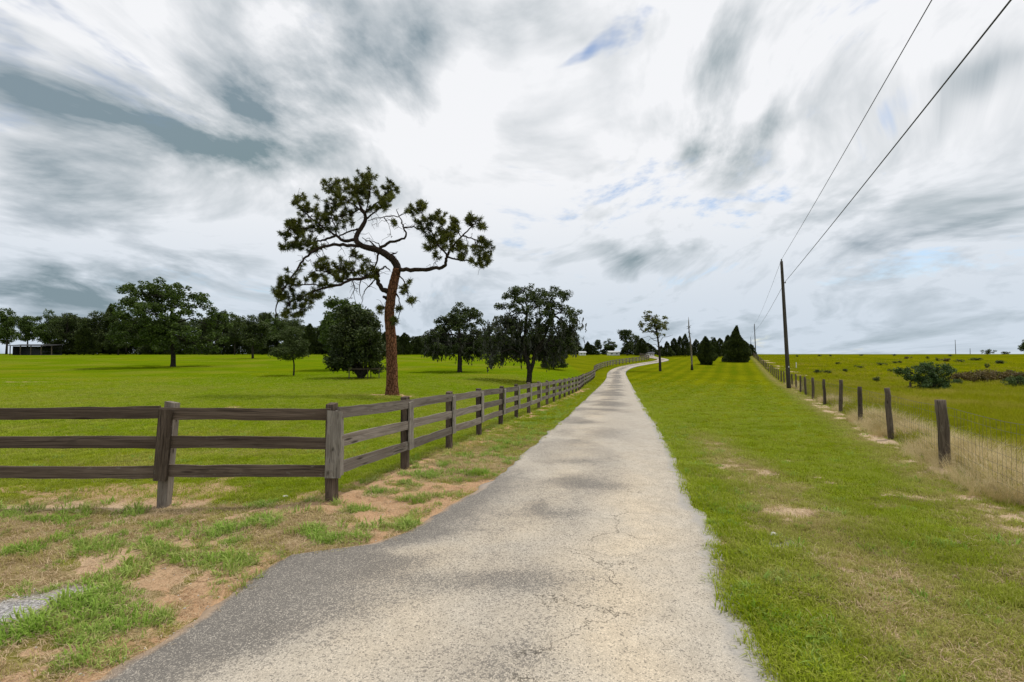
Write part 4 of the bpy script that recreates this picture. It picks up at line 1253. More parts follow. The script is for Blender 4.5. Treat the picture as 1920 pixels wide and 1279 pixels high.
broad_tree('oak_tree', 991, 49, [(992, 714), (993, 697), (990, 680), (984, 660), (985, 620), (988, 590)],
           [(985, 545, 26, 22), (965, 560, 26, 18), (1035, 560, 36, 22), (1005, 580, 40, 24), (955, 590, 30, 26), (1050, 590, 34, 24), (1075, 620, 20, 24), (940, 625, 34, 28), (985, 620, 40, 26), (1035, 635, 42, 26), (930, 655, 26, 24), (970, 660, 34, 18), (1060, 650, 28, 18), (1000, 655, 30, 14), (922, 672, 16, 14), (1030, 668, 26, 12)],
           'tallest moss hung oak with forked trunk close behind the roadside fence', clumps=420, per=76, csize=.42, leaf=.20, seed=15, tr=.30, moss=800,
           forks=[[(993, 700), (1000, 680), (1004, 660), (1022, 630), (1035, 590)]], spread=.9)
def round_shrub():
    pf = lambda s: np.sqrt(np.clip(1 - ((s - .42) / .6) ** 2, .02, 1))
    cedar('clipped_shrub', 1038, 80, 646, 52, 'dark rounded evergreen shrub right of the forked oak', 31, n=7000, prof=pf, spray=.3, cat='shrub', low=.06)
round_shrub()

# sparse roadside pine and dead snag
def sparse_pine():
    rng = np.random.default_rng(41)
    d = 85; base = onground(1238, d)
    root = thing('pine_tree', base, 'slender sparse pine standing alone at the inside of the driveway bend', 'tree')
    mb = MB()
    T = catmull(np.array([P3(x, y, d) - base for x, y in [(1238, 702), (1237, 670), (1234, 640), (1230, 615), (1222, 592)]]), 5); T[0] = (0, 0, -.3)
    mb.tube(T, np.linspace(.24, .07, len(T)), 8, True, .03, rng)
    B = [(1213, 592, 9, 7), (1206, 606, 9, 8), (1219, 604, 13, 9), (1232, 598, 10, 8), (1247, 597, 6, 5), (1240, 610, 13, 8), (1226, 617, 16, 8), (1209, 618, 8, 5), (1250, 615, 6, 7), (1236, 627, 9, 5), (1216, 586, 4, 4)]
    BB = px_blobs(B, d, base, rng, spread=.9)
    V, Fq, CC = crown_leaves(BB, 95, 26, .40, .30, rng)
    for q in CC[rng.permutation(len(CC))[:48]]:
        j = np.argmin(np.abs(T[:, 2] - (q[2] - .8)))
        grow(mb, T[j], q, .05, .02, rng, 4)
    for a, b_ in (((1234, 640), (1202, 634)), ((1234, 645), (1262, 628)), ((1236, 652), (1224, 645)), ((1233, 632), (1215, 640))):
        grow(mb, P3(*a, d) - base, P3(*b_, d) - base, .06, .02, rng, 5)
    link('trunk', mb.mesh('trunk', True), M['bark_oak'], root)
    link('crown', np_mesh('crown', V, Fq), M['needles'], root)
    d = 88; base = onground(1297, d)
    root = thing('dead_snag', base, 'bare bleached dead tree trunk beside the sparse pine', 'dead tree')
    mb = MB()
    T = catmull(np.array([P3(x, y, d) - base for x, y in [(1298, 700), (1297, 672), (1295, 645), (1292, 620), (1291, 594)]]), 5); T[0] = (0, 0, -.3)
    mb.tube(T, np.interp(np.linspace(0, 1, len(T)), [0, .1, .6, .9, 1], [.22, .17, .13, .08, .015]), 8, True, .08, rng)
    link('trunk', mb.mesh('trunk', True), M['bark_dead'], root)
    mb = MB()
    for i in range(10):
        z = rng.uniform(6.0, 8.3); a = rng.uniform(0, 6.28)
        st = T[np.argmin(np.abs(T[:, 2] - z))]
        grow(mb, st, st + np.array([.4 * math.cos(a), .4 * math.sin(a), rng.uniform(-.5, .8)]), .06, .02, rng, 5)
    link('dead_twigs', mb.mesh('dead_twigs', True), M['bark_oak'], root)
    mb = MB()
    mb.tube([P3(1297.5, 694.5, d) - base + [0, -.02, 0], P3(1297.2, 684, d) - base + [0, -.02, 0]], [.245, .20], 9, True, .05, rng)
    link('broken_stub', mb.mesh('broken_stub', True), M['bark_oak'], root)
sparse_pine()
pfc = lambda s: np.clip(np.interp(s, [0, .1, .3, .5, .7, .85, 1], [.86, .98, 1.0, .90, .66, .40, .05]), 0, 1)
pft = lambda s: np.clip(np.interp(s, [0, .08, .3, .5, .62, .8, 1], [.84, .95, 1.0, .88, .62, .34, .04]), 0, 1)
cedar('cedar_tree', 1323, 106, 631, 33, 'squat dark cedar on the grass right of the dead trunk', 51, 15000, prof=pfc, spray=.42, low=0)
cedar('cedar_tree', 1382, 117, 611, 46, 'large pointed dark cedar near the wire fence', 52, 22000, prof=pft, spray=.46, low=0)

# ------------------------------------------------------------------ far trees
def far_proto(kind, seed):
    rng = np.random.default_rng(seed)
    mb = MB()
    if kind == 'broad':
        mb.tube([(0, 0, -.03), (.01, 0, .25), (.0, .02, .55)], [.028, .02, .012], 7)
        B = []
        for i in range(11):
            a = rng.uniform(0, 6.28); r = rng.uniform(.08, .30)
            B.append((r * math.cos(a), r * math.sin(a), rng.uniform(.32, .84), rng.uniform(.13, .2), rng.uniform(.13, .2), rng.uniform(.09, .15)))
        B.append((0, 0, .84, .14, .14, .12))
        V, Fq, CC = crown_leaves(B, 260, 34, .065, .036, rng)
        for b_ in B: grow(mb, np.array([0, 0, .35]), np.array(b_[:3]), .011, .005, rng, 5)
        V[:, 2] *= 1 / max(V[:, 2].max(), .9)
    elif kind == 'cedar':
        V, Fq = cedar_mesh(1.0, .30, rng, 7000, lambda s: np.clip(np.interp(s, [0, .1, .35, .6, .85, 1], [.75, 1, .95, .68, .34, .04]), 0, 1), spray=.055)
        mb.tube([(0, 0, -.03), (0, 0, .8)], [.02, .006], 6)
    else:      # slim
        V, Fq = cedar_mesh(1.0, .16, rng, 3800, lambda s: np.clip(np.interp(s, [0, .1, .35, .6, .85, 1], [.8, 1, .95, .75, .4, .04]), 0, 1), spray=.055)
        mb.tube([(0, 0, -.03), (0, 0, .8)], [.016, .006], 6)
    return np_mesh('crown', V, Fq), mb.mesh('trunk', True)
PROTO = {k: [far_proto(k, 600 + 10 * i + s) for s in range(n)] for i, (k, n) in enumerate((('broad', 5), ('cedar', 4), ('slim', 2)))}
_pc = {}
def far_tree(px, d, pytop, wpx, kind, lm, label, group, seed, bark='bark_far', name='tree', cat='tree'):
    rng = np.random.default_rng(seed)
    base = onground(px, d)
    h = P3(px, pytop, d)[2] - base[2]
    i = seed % len(PROTO[kind])
    key = (kind, i, lm, bark)
    if key not in _pc:
        c, t = PROTO[kind][i][0].copy(), PROTO[kind][i][1].copy()
        c.materials.append(M[lm]); t.materials.append(M[bark]); _pc[key] = (c, t)
    c, t = _pc[key]
    w0 = {'broad': .88, 'cedar': .60, 'slim': .32}[kind]
    s = wpx * d / F / w0
    root = thing(name, base, label, cat, group, rng.uniform(0, 6.28))
    link('crown', c, None, root, scale=(s, s, h))
    link('trunk', t, None, root, scale=(min(s, h), min(s, h), h))
    return root
GL = 'trees of the far tree line behind the meadow'
LB = 'leafy broadleaf tree in the far tree line behind the left meadow'
LD = 'dark evergreen in the far tree line behind the left meadow'
row = [(12, 190, 577, 62, 'broad', 'leaf_bright'), (52, 200, 590, 50, 'broad', 'leaf_bright'), (92, 188, 579, 56, 'broad', 'leaf_bright'), (-30, 200, 580, 60, 'broad', 'leaf_bright'), (-75, 195, 590, 60, 'broad', 'leaf_oak'),
       (125, 180, 586, 56, 'broad', 'leaf_oak'), (148, 186, 594, 44, 'broad', 'leaf_oak'), (175, 176, 582, 50, 'broad', 'leaf_oak'), (206, 182, 570, 36, 'cedar', 'leaf_cedar'), (236, 180, 588, 56, 'broad', 'leaf_oak'), (158, 172, 610, 52, 'cedar', 'leaf_cedar'), (222, 170, 615, 56, 'broad', 'leaf_oak'),
       (262, 190, 592, 50, 'broad', 'leaf_oak'), (300, 190, 598, 60, 'broad', 'leaf_oak'), (345, 190, 600, 56, 'broad', 'leaf_oak'), (388, 185, 594, 54, 'broad', 'leaf_oak'), (418, 186, 580, 44, 'broad', 'leaf_oak'), (440, 176, 588, 50, 'broad', 'leaf_oak'),
       (518, 180, 586, 56, 'broad', 'leaf_bright'), (492, 186, 584, 48, 'broad', 'leaf_oak'), (548, 180, 598, 44, 'broad', 'leaf_oak'), (580, 178, 607, 44, 'cedar', 'leaf_cedar'), (604, 184, 606, 36, 'cedar', 'leaf_cedar'), (622, 176, 600, 34, 'cedar', 'leaf_cedar'),
       (640, 186, 612, 44, 'cedar', 'leaf_cedar'), (690, 186, 614, 50, 'broad', 'leaf_oak'), (722, 186, 622, 40, 'cedar', 'leaf_cedar'), (758, 170, 624, 46, 'cedar', 'leaf_cedar'), (784, 176, 634, 34, 'cedar', 'leaf_cedar'), (806, 190, 634, 40, 'broad', 'leaf_oak'),
       (842, 192, 632, 44, 'broad', 'leaf_oak'), (884, 190, 630, 44, 'cedar', 'leaf_cedar'), (918, 188, 632, 44, 'broad', 'leaf_oak'), (955, 190, 632, 44, 'cedar', 'leaf_cedar'), (1000, 192, 634, 46, 'broad', 'leaf_oak'), (1040, 190, 634, 40, 'cedar', 'leaf_cedar'), (1072, 188, 636, 36, 'cedar', 'leaf_cedar')]
row += [(110 + 45 * i, 206, 592 + (i * 29 % 13), 66, 'broad', 'leaf_oak') for i in range(12)] + [(640 + 38 * i, 206, 622 + (i * 29 % 11), 56, 'broad', 'leaf_oak') for i in range(12)]
for i, (px, d, top, wp, k, lm) in enumerate(row):
    marks = [(-40, 'at the left edge of the picture'), (20, 'left of the open shed'), (80, 'above the open shed'), (150, 'right of the open shed'), (206, 'left of the large rounded tree'), (325, 'behind the large rounded tree'),
             (420, 'right of the large rounded tree'), (490, 'behind the spreading dark tree'), (560, 'behind the small slender tree'), (640, 'behind the guarded cedar'), (735, 'behind the twisted pine'), (785, 'left of the straight oak'), (862, 'behind the straight moss hung oak'), (925, 'between the two oaks'), (1000, 'behind the forked oak'), (1072, 'just right of the forked oak')]
    ph = min(marks, key=lambda q: abs(q[0] - px))[1]
    lab = ('pointed dark evergreen' if k == 'cedar' else 'bright leafy tree' if lm == 'leaf_bright' else 'dark leafy tree') + ' of the far tree line ' + ph
    far_tree(px, d, top, wp, k, lm, lab, GL, 900 + i * 7 + (i % 3))
# low growth closing the foot of the tree line
for i, px in enumerate(range(112, 1230, 33)):
    far_tree(px + (i * 37 % 17), 178 + (i * 13 % 9), (636 if px < 1085 else 649) - (i * 7 % 9), 58 if px < 1085 else 40, 'cedar', 'leaf_cedar', 'low dark evergreen at the foot of the far tree line', 'undergrowth of the far tree line', 1300 + i)
far_tree(474, 128, 590, 82, 'broad', 'leaf_oak', 'spreading dark tree standing in front of the tree line right of the large rounded tree', None, 1205)
GR = 'trees around the far end of the driveway'
for i, (px, d, top, wp, k, lm, lab) in enumerate([
        (1102, 180, 640, 22, 'cedar', 'leaf_cedar', 'small dark evergreen at the far driveway, leftmost of its group'),
        (1122, 186, 636, 26, 'broad', 'leaf_oak', 'low leafy tree left of the white outbuilding at the far driveway'),
        (1143, 184, 634, 28, 'broad', 'leaf_bright', 'green leafy tree above the white outbuilding at the far driveway'),
        (1176, 170, 617, 42, 'broad', 'leaf_oak', 'airy tree with visible trunk beyond the driveway bend'),
        (1192, 178, 628, 26, 'broad', 'leaf_oak', 'leafy tree just left of the dark cone shaped cedar'),
        (1203, 165, 634, 34, 'cedar', 'leaf_cedar', 'dark cone shaped cedar just beyond the driveway bend')]):
    far_tree(px, d, top, wp, k, lm, lab, GR, 1400 + i * 3)
GC = 'dark cedars closing the view behind the squat cedar'
for i, (px, d, top, wp, k) in enumerate([(1250, 150, 640, 28, 'cedar'), (1264, 156, 634, 22, 'slim'), (1275, 160, 630, 18, 'slim'), (1285, 156, 626, 18, 'slim'), (1294, 166, 640, 22, 'cedar'), (1305, 160, 636, 24, 'cedar'),
                                         (1340, 160, 633, 26, 'cedar'), (1350, 150, 634, 28, 'cedar'), (1365, 165, 628, 24, 'slim'), (1398, 150, 640, 26, 'cedar'), (1408, 160, 645, 22, 'cedar'), (1330, 170, 640, 30, 'cedar'), (1240, 170, 648, 20, 'cedar'), (1268, 170, 645, 30, 'cedar')]):
    far_tree(px, d, top, wp, k, 'leaf_cedar', 'dark cedar in the row behind the squat cedar and dead trunk', GC, 1500 + i)
far_tree(1335, 185, 631, 22, 'broad', 'leaf_oak', 'thin leafy tree poking out above the dark cedars', None, 1551)
# right horizon
far_tree(1921, 240, 636, 22, 'broad', 'leaf_bright', 'dark leafy tree cut by the right edge of the picture', None, 1601)

# ------------------------------------------------------------------ far buildings
def barn():
    b0 = onground(62, 172)
    g = thing('open_barn', b0, 'long low dark open shed in front of the tree line at far left', 'shed')
    mb = MB(); mb.box((0, 3.0, 1.6), (15, .15, 3.2)); link('back_wall', mb.mesh('back_wall'), M['roof_dark'], g)
    mb = MB(); mb.box((-7.4, 1.5, 1.6), (.15, 2.8, 3.2)); link('side_wall', mb.mesh('side_wall'), M['roof_dark'], g)
    mb = MB()
    mb.add([(-8, -1.2, 3.3), (8, -1.2, 3.3), (8, 3.6, 3.75), (-8, 3.6, 3.75), (-8, -1.2, 3.5), (8, -1.2, 3.5), (8, 3.6, 3.95), (-8, 3.6, 3.95)],
           [[0, 3, 2, 1], [4, 5, 6, 7], [0, 1, 5, 4], [1, 2, 6, 5], [2, 3, 7, 6], [3, 0, 4, 7]])
    link('roof', mb.mesh('roof'), M['roof_dark'], g)
    for x in (-7.4, -3.7, 0, 3.7, 7.4):
        mb = MB(); mb.box((0, 0, 1.55), (.22, .22, 3.5)); link('post', mb.mesh('post'), M['post_round'], g, (x, -.8, 0))
barn()
def house(px, d, wpx, hpx, label, roofmat, seed):
    b0 = onground(px, d)
    wd = wpx * d / F; h = hpx * d / F
    g = thing('outbuilding', b0, label, 'building')
    mb = MB(); mb.box((0, 2, h * .32), (wd, 4, h * .70)); link('wall', mb.mesh('wall'), M['white'], g)
    e = h * .66; o = .25
    mb = MB()
    mb.add([(-wd / 2 - o, -o, e), (wd / 2 + o, -o, e), (wd / 2 + o, 2, h), (-wd / 2 - o, 2, h), (-wd / 2 - o, 4 + o, e), (wd / 2 + o, 4 + o, e),
            (-wd / 2 - o, -o, e + .12), (wd / 2 + o, -o, e + .12), (wd / 2 + o, 2, h + .12), (-wd / 2 - o, 2, h + .12), (-wd / 2 - o, 4 + o, e + .12), (wd / 2 + o, 4 + o, e + .12)],
           [[0, 3, 2, 1], [3, 4, 5, 2], [6, 7, 8, 9], [9, 8, 11, 10], [0, 1, 7, 6], [4, 10, 11, 5], [1, 2, 8, 7], [2, 5, 11, 8], [0, 6, 9, 3], [3, 9, 10, 4]])
    link('roof', mb.mesh('roof'), M[roofmat], g)
    for x in (-.25, .22):
        mb = MB(); mb.box((0, 0, 0), (wd * .16, .06, h * .22)); link('window', mb.mesh('window'), M['glass'], g, (x * wd, -.02, h * .38))
house(1152, 172, 20, 8, 'small white outbuilding under the far trees beside the driveway', 'roof_grey', 1)
house(1093, 172, 11, 7, 'tiny pale roofed shed at the far trees, right of the forked oak', 'roof_grey', 2)
house(1222, 158, 9, 7, 'tiny white shed where the driveway disappears at the bend', 'roof_dark', 3)

# ------------------------------------------------------------------ the field on the right
def shrubs():
    broad_tree('leafy_shrub', 1752, 42, [(1750, 731), (1748, 715), (1744, 700)],
               [(1745, 692, 26, 12), (1722, 702, 20, 12), (1775, 698, 22, 14), (1748, 708, 40, 12), (1725, 716, 14, 8), (1775, 714, 18, 10), (1760, 690, 22, 10), (1712, 700, 10, 8), (1735, 722, 24, 8), (1765, 723, 24, 8), (1750, 727, 30, 5)],
               'largest leafy green shrub in the field beyond the wire fence', cat='shrub', leafmat='leaf_shrub', clumps=230, per=50, csize=.28, leaf=.15, seed=61, tr=.07,
               forks=[[(1750, 730), (1775, 718), (1780, 700)], [(1750, 730), (1730, 715), (1722, 700)]], spread=.8)
    rng = np.random.default_rng(62)
    spots = [(1531, 700, 16, 7), (1552, 700, 14, 6), (1584, 697, 10, 6), (1645, 716, 12, 10), (1652, 685, 14, 5), (1678, 681, 10, 4), (1688, 681, 9, 4), (1758, 677, 9, 7), (1777, 678, 18, 6), (1800, 679, 14, 6),
             (1850, 690, 10, 9), (1896, 699, 16, 5), (1912, 726, 40, 20), (1701, 673, 12, 4), (1739, 673, 6, 5), (1495, 669, 5, 3), (1537, 668, 6, 3), (1557, 668, 5, 3), (1614, 667, 7, 3), (1676, 667, 8, 3), (1782, 668, 6, 4),
             (1818, 718, 52, 24), (1880, 716, 56, 22), (1788, 722, 20, 10), (1668, 697, 12, 5), (1720, 690, 12, 5), (1830, 676, 18, 5), (1880, 682, 22, 6), (1570, 683, 9, 4), (1612, 690, 12, 5), (1852, 664.5, 22, 9), (1886, 664.5, 15, 6)]
    for i, (px, py, wp, hp) in enumerate(spots):
        b0 = ground(px, py, 330)
        dd = b0[1]
        r = max(.25, wp * dd / F / 2); h = max(.35, hp * dd / F)
        B = [(rng.normal(0, .4) * r, rng.normal(0, .4) * r, h * rng.uniform(.35, .6), r * .6, r * .6, h * .42) for _ in range(5)]
        big = i in (12, 21, 22, 23)
        V, Fq, CC = crown_leaves(B, 90 if big else 40, 36 if big else 26, max(.16, r * .22), max(.09, r * (.11 if big else .13)), rng)
        mb = MB()
        for q in CC[:12]: grow(mb, np.array([0, 0, -.1]), q, .02 + .01 * r, .008, rng, 4, n=4)
        big = i in (12, 21, 22, 23)
        rust = i in (21, 22, 8, 13)
        own = {len(spots) - 2: 'larger round bush on the right field horizon', len(spots) - 1: 'smaller round bush on the right field horizon near the edge', 3: 'low dark shrub just behind the wire fence line, left of the wooden stub', 12: 'green weed thicket at the right edge of the picture', 23: 'green weed thicket touching the foot of the largest shrub', 21: 'rusty weed thicket just right of the largest shrub', 22: 'rusty weed thicket second right of the largest shrub'}
        g = thing('low_shrub', b0, own[i] if i in own else 'rust brown weedy shrub in the right field' if rust and not big else ('rusty brown weed thicket right of the largest shrub' if rust else ('green weed thicket right of the largest shrub' if big else ('tiny dark shrub on the skyline of the right field' if py < 670 else 'low dark shrub half way up the right field' if py < 686 else 'low dark shrub in the nearer part of the right field'))), 'shrub', 'low shrubs dotted over the field')
        link('crown', np_mesh('crown', V, Fq), M['leaf_rust'] if rust else M['leaf_shrub' if big else 'leaf_oak'], g)
        link('stem', mb.mesh('stem'), M['bark_far'], g)
    b0 = ground(1707, 731)
    mb = MB(); mb.tube([(0, 0, -.2), (.02, 0, .3), (.01, 0, .62)], [.11, .09, .085], 8, True, .05, rng)
    link('stump_post', mb.mesh('stump_post'), M['post_round'], loc=b0, label='short dark wooden stub in the field left of the largest shrub', cat='post')
    b0 = ground(1493, 690)
    mb = MB(); mb.box((0, 0, .45), (.14, .05, 1.2)); mb.box((0, 0, 1.08), (.17, .07, .05))
    link('marker_post', mb.mesh('marker_post'), M['white'], loc=b0, label='small white marker post in the field behind the nearest utility pole', cat='post')
shrubs()
def stones():
    rng = np.random.default_rng(71)
    def rock(r):
        v = sphere_pts(40, rng)
        import bmesh
        bm = bmesh.new()
        for p in v: bm.verts.new(p * np.array([r, r * .8, r * .6]) * rng.uniform(.85, 1.1))
        bmesh.ops.convex_hull(bm, input=bm.verts)
        for q in [q for q in bm.verts if not q.link_faces]: bm.verts.remove(q)
        me = bpy.data.meshes.new('stone'); bm.to_mesh(me); bm.free()
        return me
    for px, py, r, lab in [(535, 933, .045, 'small white stone on the sand left of the corner post'), (60, 893, .05, 'pale stone lying under the left board fence'),
                           (1450, 1005, .05, 'broken piece of pale asphalt in the grass right of the driveway')]:
        b0 = ground(px, py)
        link('stone', rock(r), M['stone'], loc=b0 + np.array([0, 0, r * .3]), label=lab, cat='stone')
stones()

# ------------------------------------------------------------------ grass
PROTOS = {}
def blades(rng, n, rad, h0, h1, wd, bend, flat=0.0):
    V = []; Fq = []; Ft = []
    for i in range(n):
        a = rng.uniform(0, 6.28); r = rad * math.sqrt(rng.uniform(0, 1))
        b0 = np.array([r * math.cos(a), r * math.sin(a), -.012])
        az = a + rng.normal(0, .9); h = rng.uniform(h0, h1); bd = bend * rng.uniform(.3, 1.2)
        out = np.array([math.cos(az), math.sin(az), 0]); sd_ = np.array([-out[1], out[0], 0]) * wd * rng.uniform(.6, 1.2)
        up = np.array([0, 0, 1.0])
        m = b0 + out * h * bd * .35 + up * h * (.6 - .5 * flat)
        t = b0 + out * h * bd + up * h * (1 - .35 * bd) * (1 - flat)
        if flat: t[2] = max(t[2], .01)
        k = len(V)
        V += [b0 - sd_, b0 + sd_, m + sd_ * .8, m - sd_ * .8, t]
        Fq.append((k, k + 1, k + 2, k + 3)); Ft.append((k + 3, k + 2, k + 4))
    return np.array(V), np.array(Fq), np.array(Ft)
def proto_col(key, mat, spec, count=4, seed=0):
    c = bpy.data.collections.new('clumps_' + key)
    for i in range(count):
        rng = np.random.default_rng(seed + i)
        V, Fq, Ft = blades(rng, *spec)
        me = np_mesh(key, V, [Fq, Ft]); me.materials.append(mat)
        c.objects.link(bpy.data.objects.new('clump_%s_%d' % (key, i), me))
    return c
def scatter(name, pts, scale, tint, coll, ncol, seed, tilt=.15):
    rng = np.random.default_rng(seed)
    n = len(pts)
    me = bpy.data.meshes.new(name)
    me.vertices.add(n); me.vertices.foreach_set('co', np.ascontiguousarray(pts, dtype=np.float32).ravel())
    for k, v in (('scl', scale), ('tint', tint)):
        a = me.attributes.new(k, 'FLOAT', 'POINT'); a.data.foreach_set('value', np.ascontiguousarray(v, dtype=np.float32))
    rot = np.stack([rng.normal(0, tilt, n), rng.normal(0, tilt, n), rng.uniform(0, 6.283, n)], -1)
    a = me.attributes.new('rot', 'FLOAT_VECTOR', 'POINT'); a.data.foreach_set('vector', np.ascontiguousarray(rot, dtype=np.float32).ravel())
    a = me.attributes.new('idx', 'INT', 'POINT'); a.data.foreach_set('value', rng.integers(0, ncol, n).astype(np.int32))
    o = link(name, me, kind='stuff')
    ng = bpy.data.node_groups.new('scatter_' + name, 'GeometryNodeTree')
    ng.interface.new_socket('Geometry', in_out='INPUT', socket_type='NodeSocketGeometry')
    ng.interface.new_socket('Geometry', in_out='OUTPUT', socket_type='NodeSocketGeometry')
    gi = ng.nodes.new('NodeGroupInput'); go = ng.nodes.new('NodeGroupOutput')
    ci = ng.nodes.new('GeometryNodeCollectionInfo')
    ci.inputs['Collection'].default_value = coll
    ci.inputs['Separate Children'].default_value = True; ci.inputs['Reset Children'].default_value = True
    ip = ng.nodes.new('GeometryNodeInstanceOnPoints')
    ip.inputs['Pick Instance'].default_value = True
    def na(nm, typ):
        q = ng.nodes.new('GeometryNodeInputNamedAttribute'); q.data_type = typ
        q.inputs['Name'].default_value = nm
        return q.outputs['Attribute']
    er = ng.nodes.new('FunctionNodeEulerToRotation')
    ln = ng.links.new
    ln(gi.outputs[0], ip.inputs['Points']); ln(ci.outputs[0], ip.inputs['Instance'])
    ln(na('idx', 'INT'), ip.inputs['Instance Index'])
    ln(na('rot', 'FLOAT_VECTOR'), er.inputs[0]); ln(er.outputs[0], ip.inputs['Rotation'])
    ln(na('scl', 'FLOAT'), ip.inputs['Scale'])
    ln(ip.outputs[0], go.inputs[0])
    md = o.modifiers.new('scatter', 'NODES'); md.node_group = ng
    return o
def ground_z(X, Y, sd):
    mic = (fbm(X * 1.1, Y * 1.1, 3, 51) - .5) * .10 + (fbm(X * 4.5, Y * 4.5, 3, 52) - .5) * .05
    return H(X, Y) + mic * sstep(-.05, .5, sd) * sstep(60, 20, np.hypot(X, Y)) - sstep(.02, -.22, sd) * .05 - .004
def candidates(rng, ks):
    """ks: (radius, density per square metre) knots, density falls smoothly with the distance from the viewer"""
    ks = np.array(ks, float)
    r0, r1 = ks[0, 0], ks[-1, 0]
    rr = np.linspace(r0, r1, 4000)
    dn = np.exp(np.interp(np.log(rr), np.log(ks[:, 0]), np.log(ks[:, 1])))
    pdf = dn * rr * math.radians(116)
    cdf = np.concatenate([[0], np.cumsum((pdf[1:] + pdf[:-1]) / 2 * np.diff(rr))])
    n = int(cdf[-1])
    r = np.interp(rng.uniform(0, cdf[-1], n), cdf, rr); a = np.radians(rng.uniform(-58, 58, n))
    return r * np.sin(a), r * np.cos(a)
def grass():
    rng = np.random.default_rng(501)
    cg = proto_col('turf', M['grass'], (26, .085, .030, .075, .0032, .9), 5, 10)
    cw = proto_col('weed', M['weed'], (30, .075, .045, .115, .0050, 1.0), 5, 30)
    ct = proto_col('thatch', M['thatch'], (24, .12, .05, .13, .0026, 1.0, .72), 4, 50)
    cs = proto_col('straw', M['straw'], (30, .10, .30, .72, .0030, .75), 4, 70)
    cf = proto_col('field', M['field'], (34, .16, .22, .50, .0050, .7), 4, 90)
    # ---- short turf on meadow and verge
    X, Y = candidates(rng, [(2.6, 620), (5, 480), (9, 230), (16, 90), (30, 28), (55, 4), (75, .15)])
    mk = masks(X, Y)
    lumps = fbm(X * 2.2, Y * 2.2, 3, 131)
    keep = (mk['sd'] > -.02) & (mk['field'] < .5) & (mk['gravel'] < .35)
    prob = (1 - .93 * sstep(.3, .7, mk['soil'])) * (mk['meadow'] * .95 + mk['verge'] * (.95 - .45 * mk['dry']) + mk['shoulder'] * .22 * sstep(.40, .6, lumps))
    prob += mk['shoulder'] * .6 * sstep(9, 14, Y)
    keep &= rng.uniform(0, 1, len(X)) < prob
    X, Y = X[keep], Y[keep]; mk = {k: v[keep] for k, v in mk.items()}; lumps = lumps[keep]
    sc = rng.uniform(.6, 1.15, len(X)) * (.75 + .6 * lumps) * (1 + .55 * mk['lush']) * np.interp(np.hypot(X, Y), [3, 10, 20, 55], [.9, 1.1, 1.35, 1.9])
    tint = np.clip(mk['dry'] * (.75 - .5 * mk['meadow']) + rng.normal(.05, .13, len(X)), 0, 1)
    scatter('short_grass', np.stack([X, Y, ground_z(X, Y, mk['sd'])], -1), sc, tint, cg, 5, 1)
    # ---- weeds and coarse tufts on the shoulder, and the lush edge of the driveway
    X, Y = candidates(rng, [(2.6, 330), (5, 240), (9, 110), (16, 40), (40, 3)])
    mk = masks(X, Y)
    pt = fbm(X * 2.9, Y * 4.2, 3, 141); pt2 = fbm(X * 5, Y * 5, 2, 142)
    pr = mk['shoulder'] * sstep(.47, .60, pt + .60 * (pt2 - .5) - .20 * mk['soil'] + .03) * .9 + mk['lush'] * .55 + mk['verge'] * .06
    pr += mk['meadow'] * .05
    pr += .5 * mk['shoulder'] * np.exp(-((mk['sd'] - .25) / .25) ** 2) * sstep(.4, .55, pt)
    keep = (mk['sd'] > .02) & (rng.uniform(0, 1, len(X)) < pr) & (mk['field'] < .5) & (mk['gravel'] < .5)
    X, Y = X[keep], Y[keep]; mk = {k: v[keep] for k, v in mk.items()}; pt = pt[keep]
    sc = rng.uniform(.4, 1.0, len(X)) * (.55 + .9 * sstep(.45, .7, pt))
    sc *= np.where(mk['verge'] > .5, .85, 1)
    tint = np.clip(rng.normal(.05, .12, len(X)) + .25 * mk['soil'], 0, 1)
    scatter('weed_tufts', np.stack([X, Y, ground_z(X, Y, mk['sd'])], -1), sc, tint, cw, 5, 2, .2)
    # ---- flattened dead grass
    X, Y = candidates(rng, [(2.6, 420), (5, 330), (9, 120), (18, 8)])
    mk = masks(X, Y)
    pr = np.clip(mk['dry'] * (1 - .7 * mk['meadow']) + mk['shoulder'] * .35, 0, 1) * (1 - .55 * mk['soil'])
    keep = (mk['sd'] > .03) & (rng.uniform(0, 1, len(X)) < pr * .8) & (mk['field'] < .6) & (mk['gravel'] < .4)
    X, Y = X[keep], Y[keep]; sd_ = mk['sd'][keep]
    scatter('dead_grass', np.stack([X, Y, ground_z(X, Y, sd_)], -1), rng.uniform(.5, 1.15, len(X)), np.zeros(len(X)), ct, 4, 3, .1)
    # ---- straw along the wire fence
    n = 8000
    Y = rng.uniform(3, 60, n) ** 1.0
    off = rng.normal(.45, .55, n)
    X = wire_x(Y) + off
    pt = fbm(X * .7, Y * .45, 3, 151) - .15
    for px, py, a_ in [(1640, 792, .34), (1700, 805, .36), (1730, 815, .28), (1860, 860, .30), (1905, 900, .42), (1590, 770, .2), (1560, 752, .2), (1480, 722, .2)]:
        g_ = ground(px, py)
        pt = pt + a_ * np.exp(-((Y - g_[1]) / 1.1) ** 2)
    keep = (rng.uniform(0, 1, n) < sstep(.49, .62, pt)) & (off > -.5) & (off < 1.3) & (rng.uniform(0, 1, n) < np.interp(Y, [3, 10, 30, 60], [1, 1, .6, .3]))
    X, Y, off = X[keep], Y[keep], off[keep]
    sc = rng.uniform(.45, 1.1, len(X)) * np.interp(off, [-.5, 0, .6, 2], [.35, .75, 1, .8])
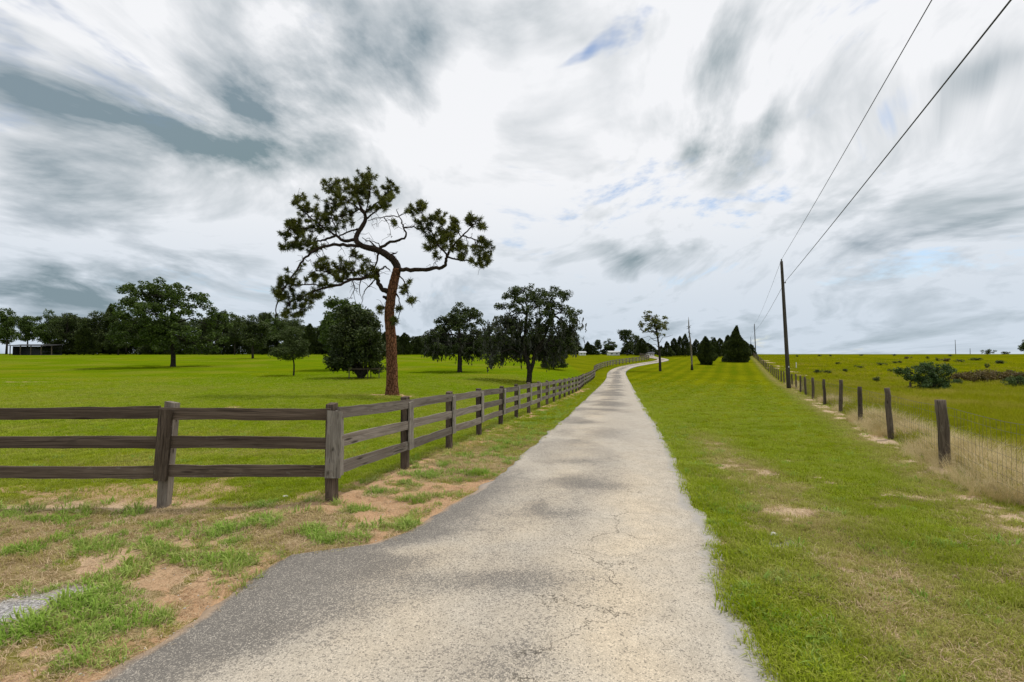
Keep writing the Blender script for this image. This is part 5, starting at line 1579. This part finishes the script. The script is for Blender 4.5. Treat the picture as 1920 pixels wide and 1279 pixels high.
    scatter('straw_grass', np.stack([X, Y, ground_z(X, Y, np.ones(len(X)))], -1), sc, np.zeros(len(X)), cs, 4, 4, .3)
    # ---- tall field grass
    X, Y = candidates(rng, [(6, 80), (14, 55), (30, 22), (70, 4), (130, .8), (180, .2)])
    mk = masks(X, Y)
    r = np.hypot(X, Y)
    pt = fbm(X * .3, Y * .3, 4, 161)
    keep = (mk['field'] > .6) & (rng.uniform(0, 1, len(X)) < .55 + .45 * sstep(.35, .6, pt))
    X, Y, r, pt = X[keep], Y[keep], r[keep], pt[keep]
    sc = rng.uniform(.55, 1.05, len(X)) * np.interp(r, [8, 30, 130], [.85, 1.0, 1.3])
    tint = np.clip(.55 * sstep(.52, .74, pt) + rng.normal(.04, .13, len(X)), 0, 1)
    scatter('field_grass', np.stack([X, Y, ground_z(X, Y, np.ones(len(X)))], -1), sc, tint, cf, 4, 5, .2)
grass()
def gravel():
    rng = np.random.default_rng(601)
    c = bpy.data.collections.new('clumps_gravel')
    for i in range(4):
        v = np.array([[1, 0, 0], [-1, 0, 0], [0, 1, 0], [0, -1, 0], [0, 0, 1], [0, 0, -1]], float) * rng.uniform(.6, 1.2, (6, 1)) * np.array([.009, .007, .005])
        f = np.array([[0, 2, 4], [2, 1, 4], [1, 3, 4], [3, 0, 4], [2, 0, 5], [1, 2, 5], [3, 1, 5], [0, 3, 5]])
        me = np_mesh('pebble', v, f); me.materials.append(M['stone'])
        c.objects.link(bpy.data.objects.new('clump_pebble_%d' % i, me))
    X, Y = candidates(rng, [(2.6, 3000), (5, 1500), (9, 200)])
    mk = masks(X, Y)
    pr = mk['gravel'] * .9 + .05 * np.exp(-(mk['sd'] / .12) ** 2) + .02 * mk['soil'] * mk['shoulder']
    keep = (mk['sd'] > .01) & (rng.uniform(0, 1, len(X)) < pr)
    X, Y = X[keep], Y[keep]; sd_ = mk['sd'][keep]
    scatter('gravel', np.stack([X, Y, ground_z(X, Y, sd_) + .004], -1), rng.uniform(.5, 1.6, len(X)), np.zeros(len(X)), c, 4, 7, .5)
gravel()
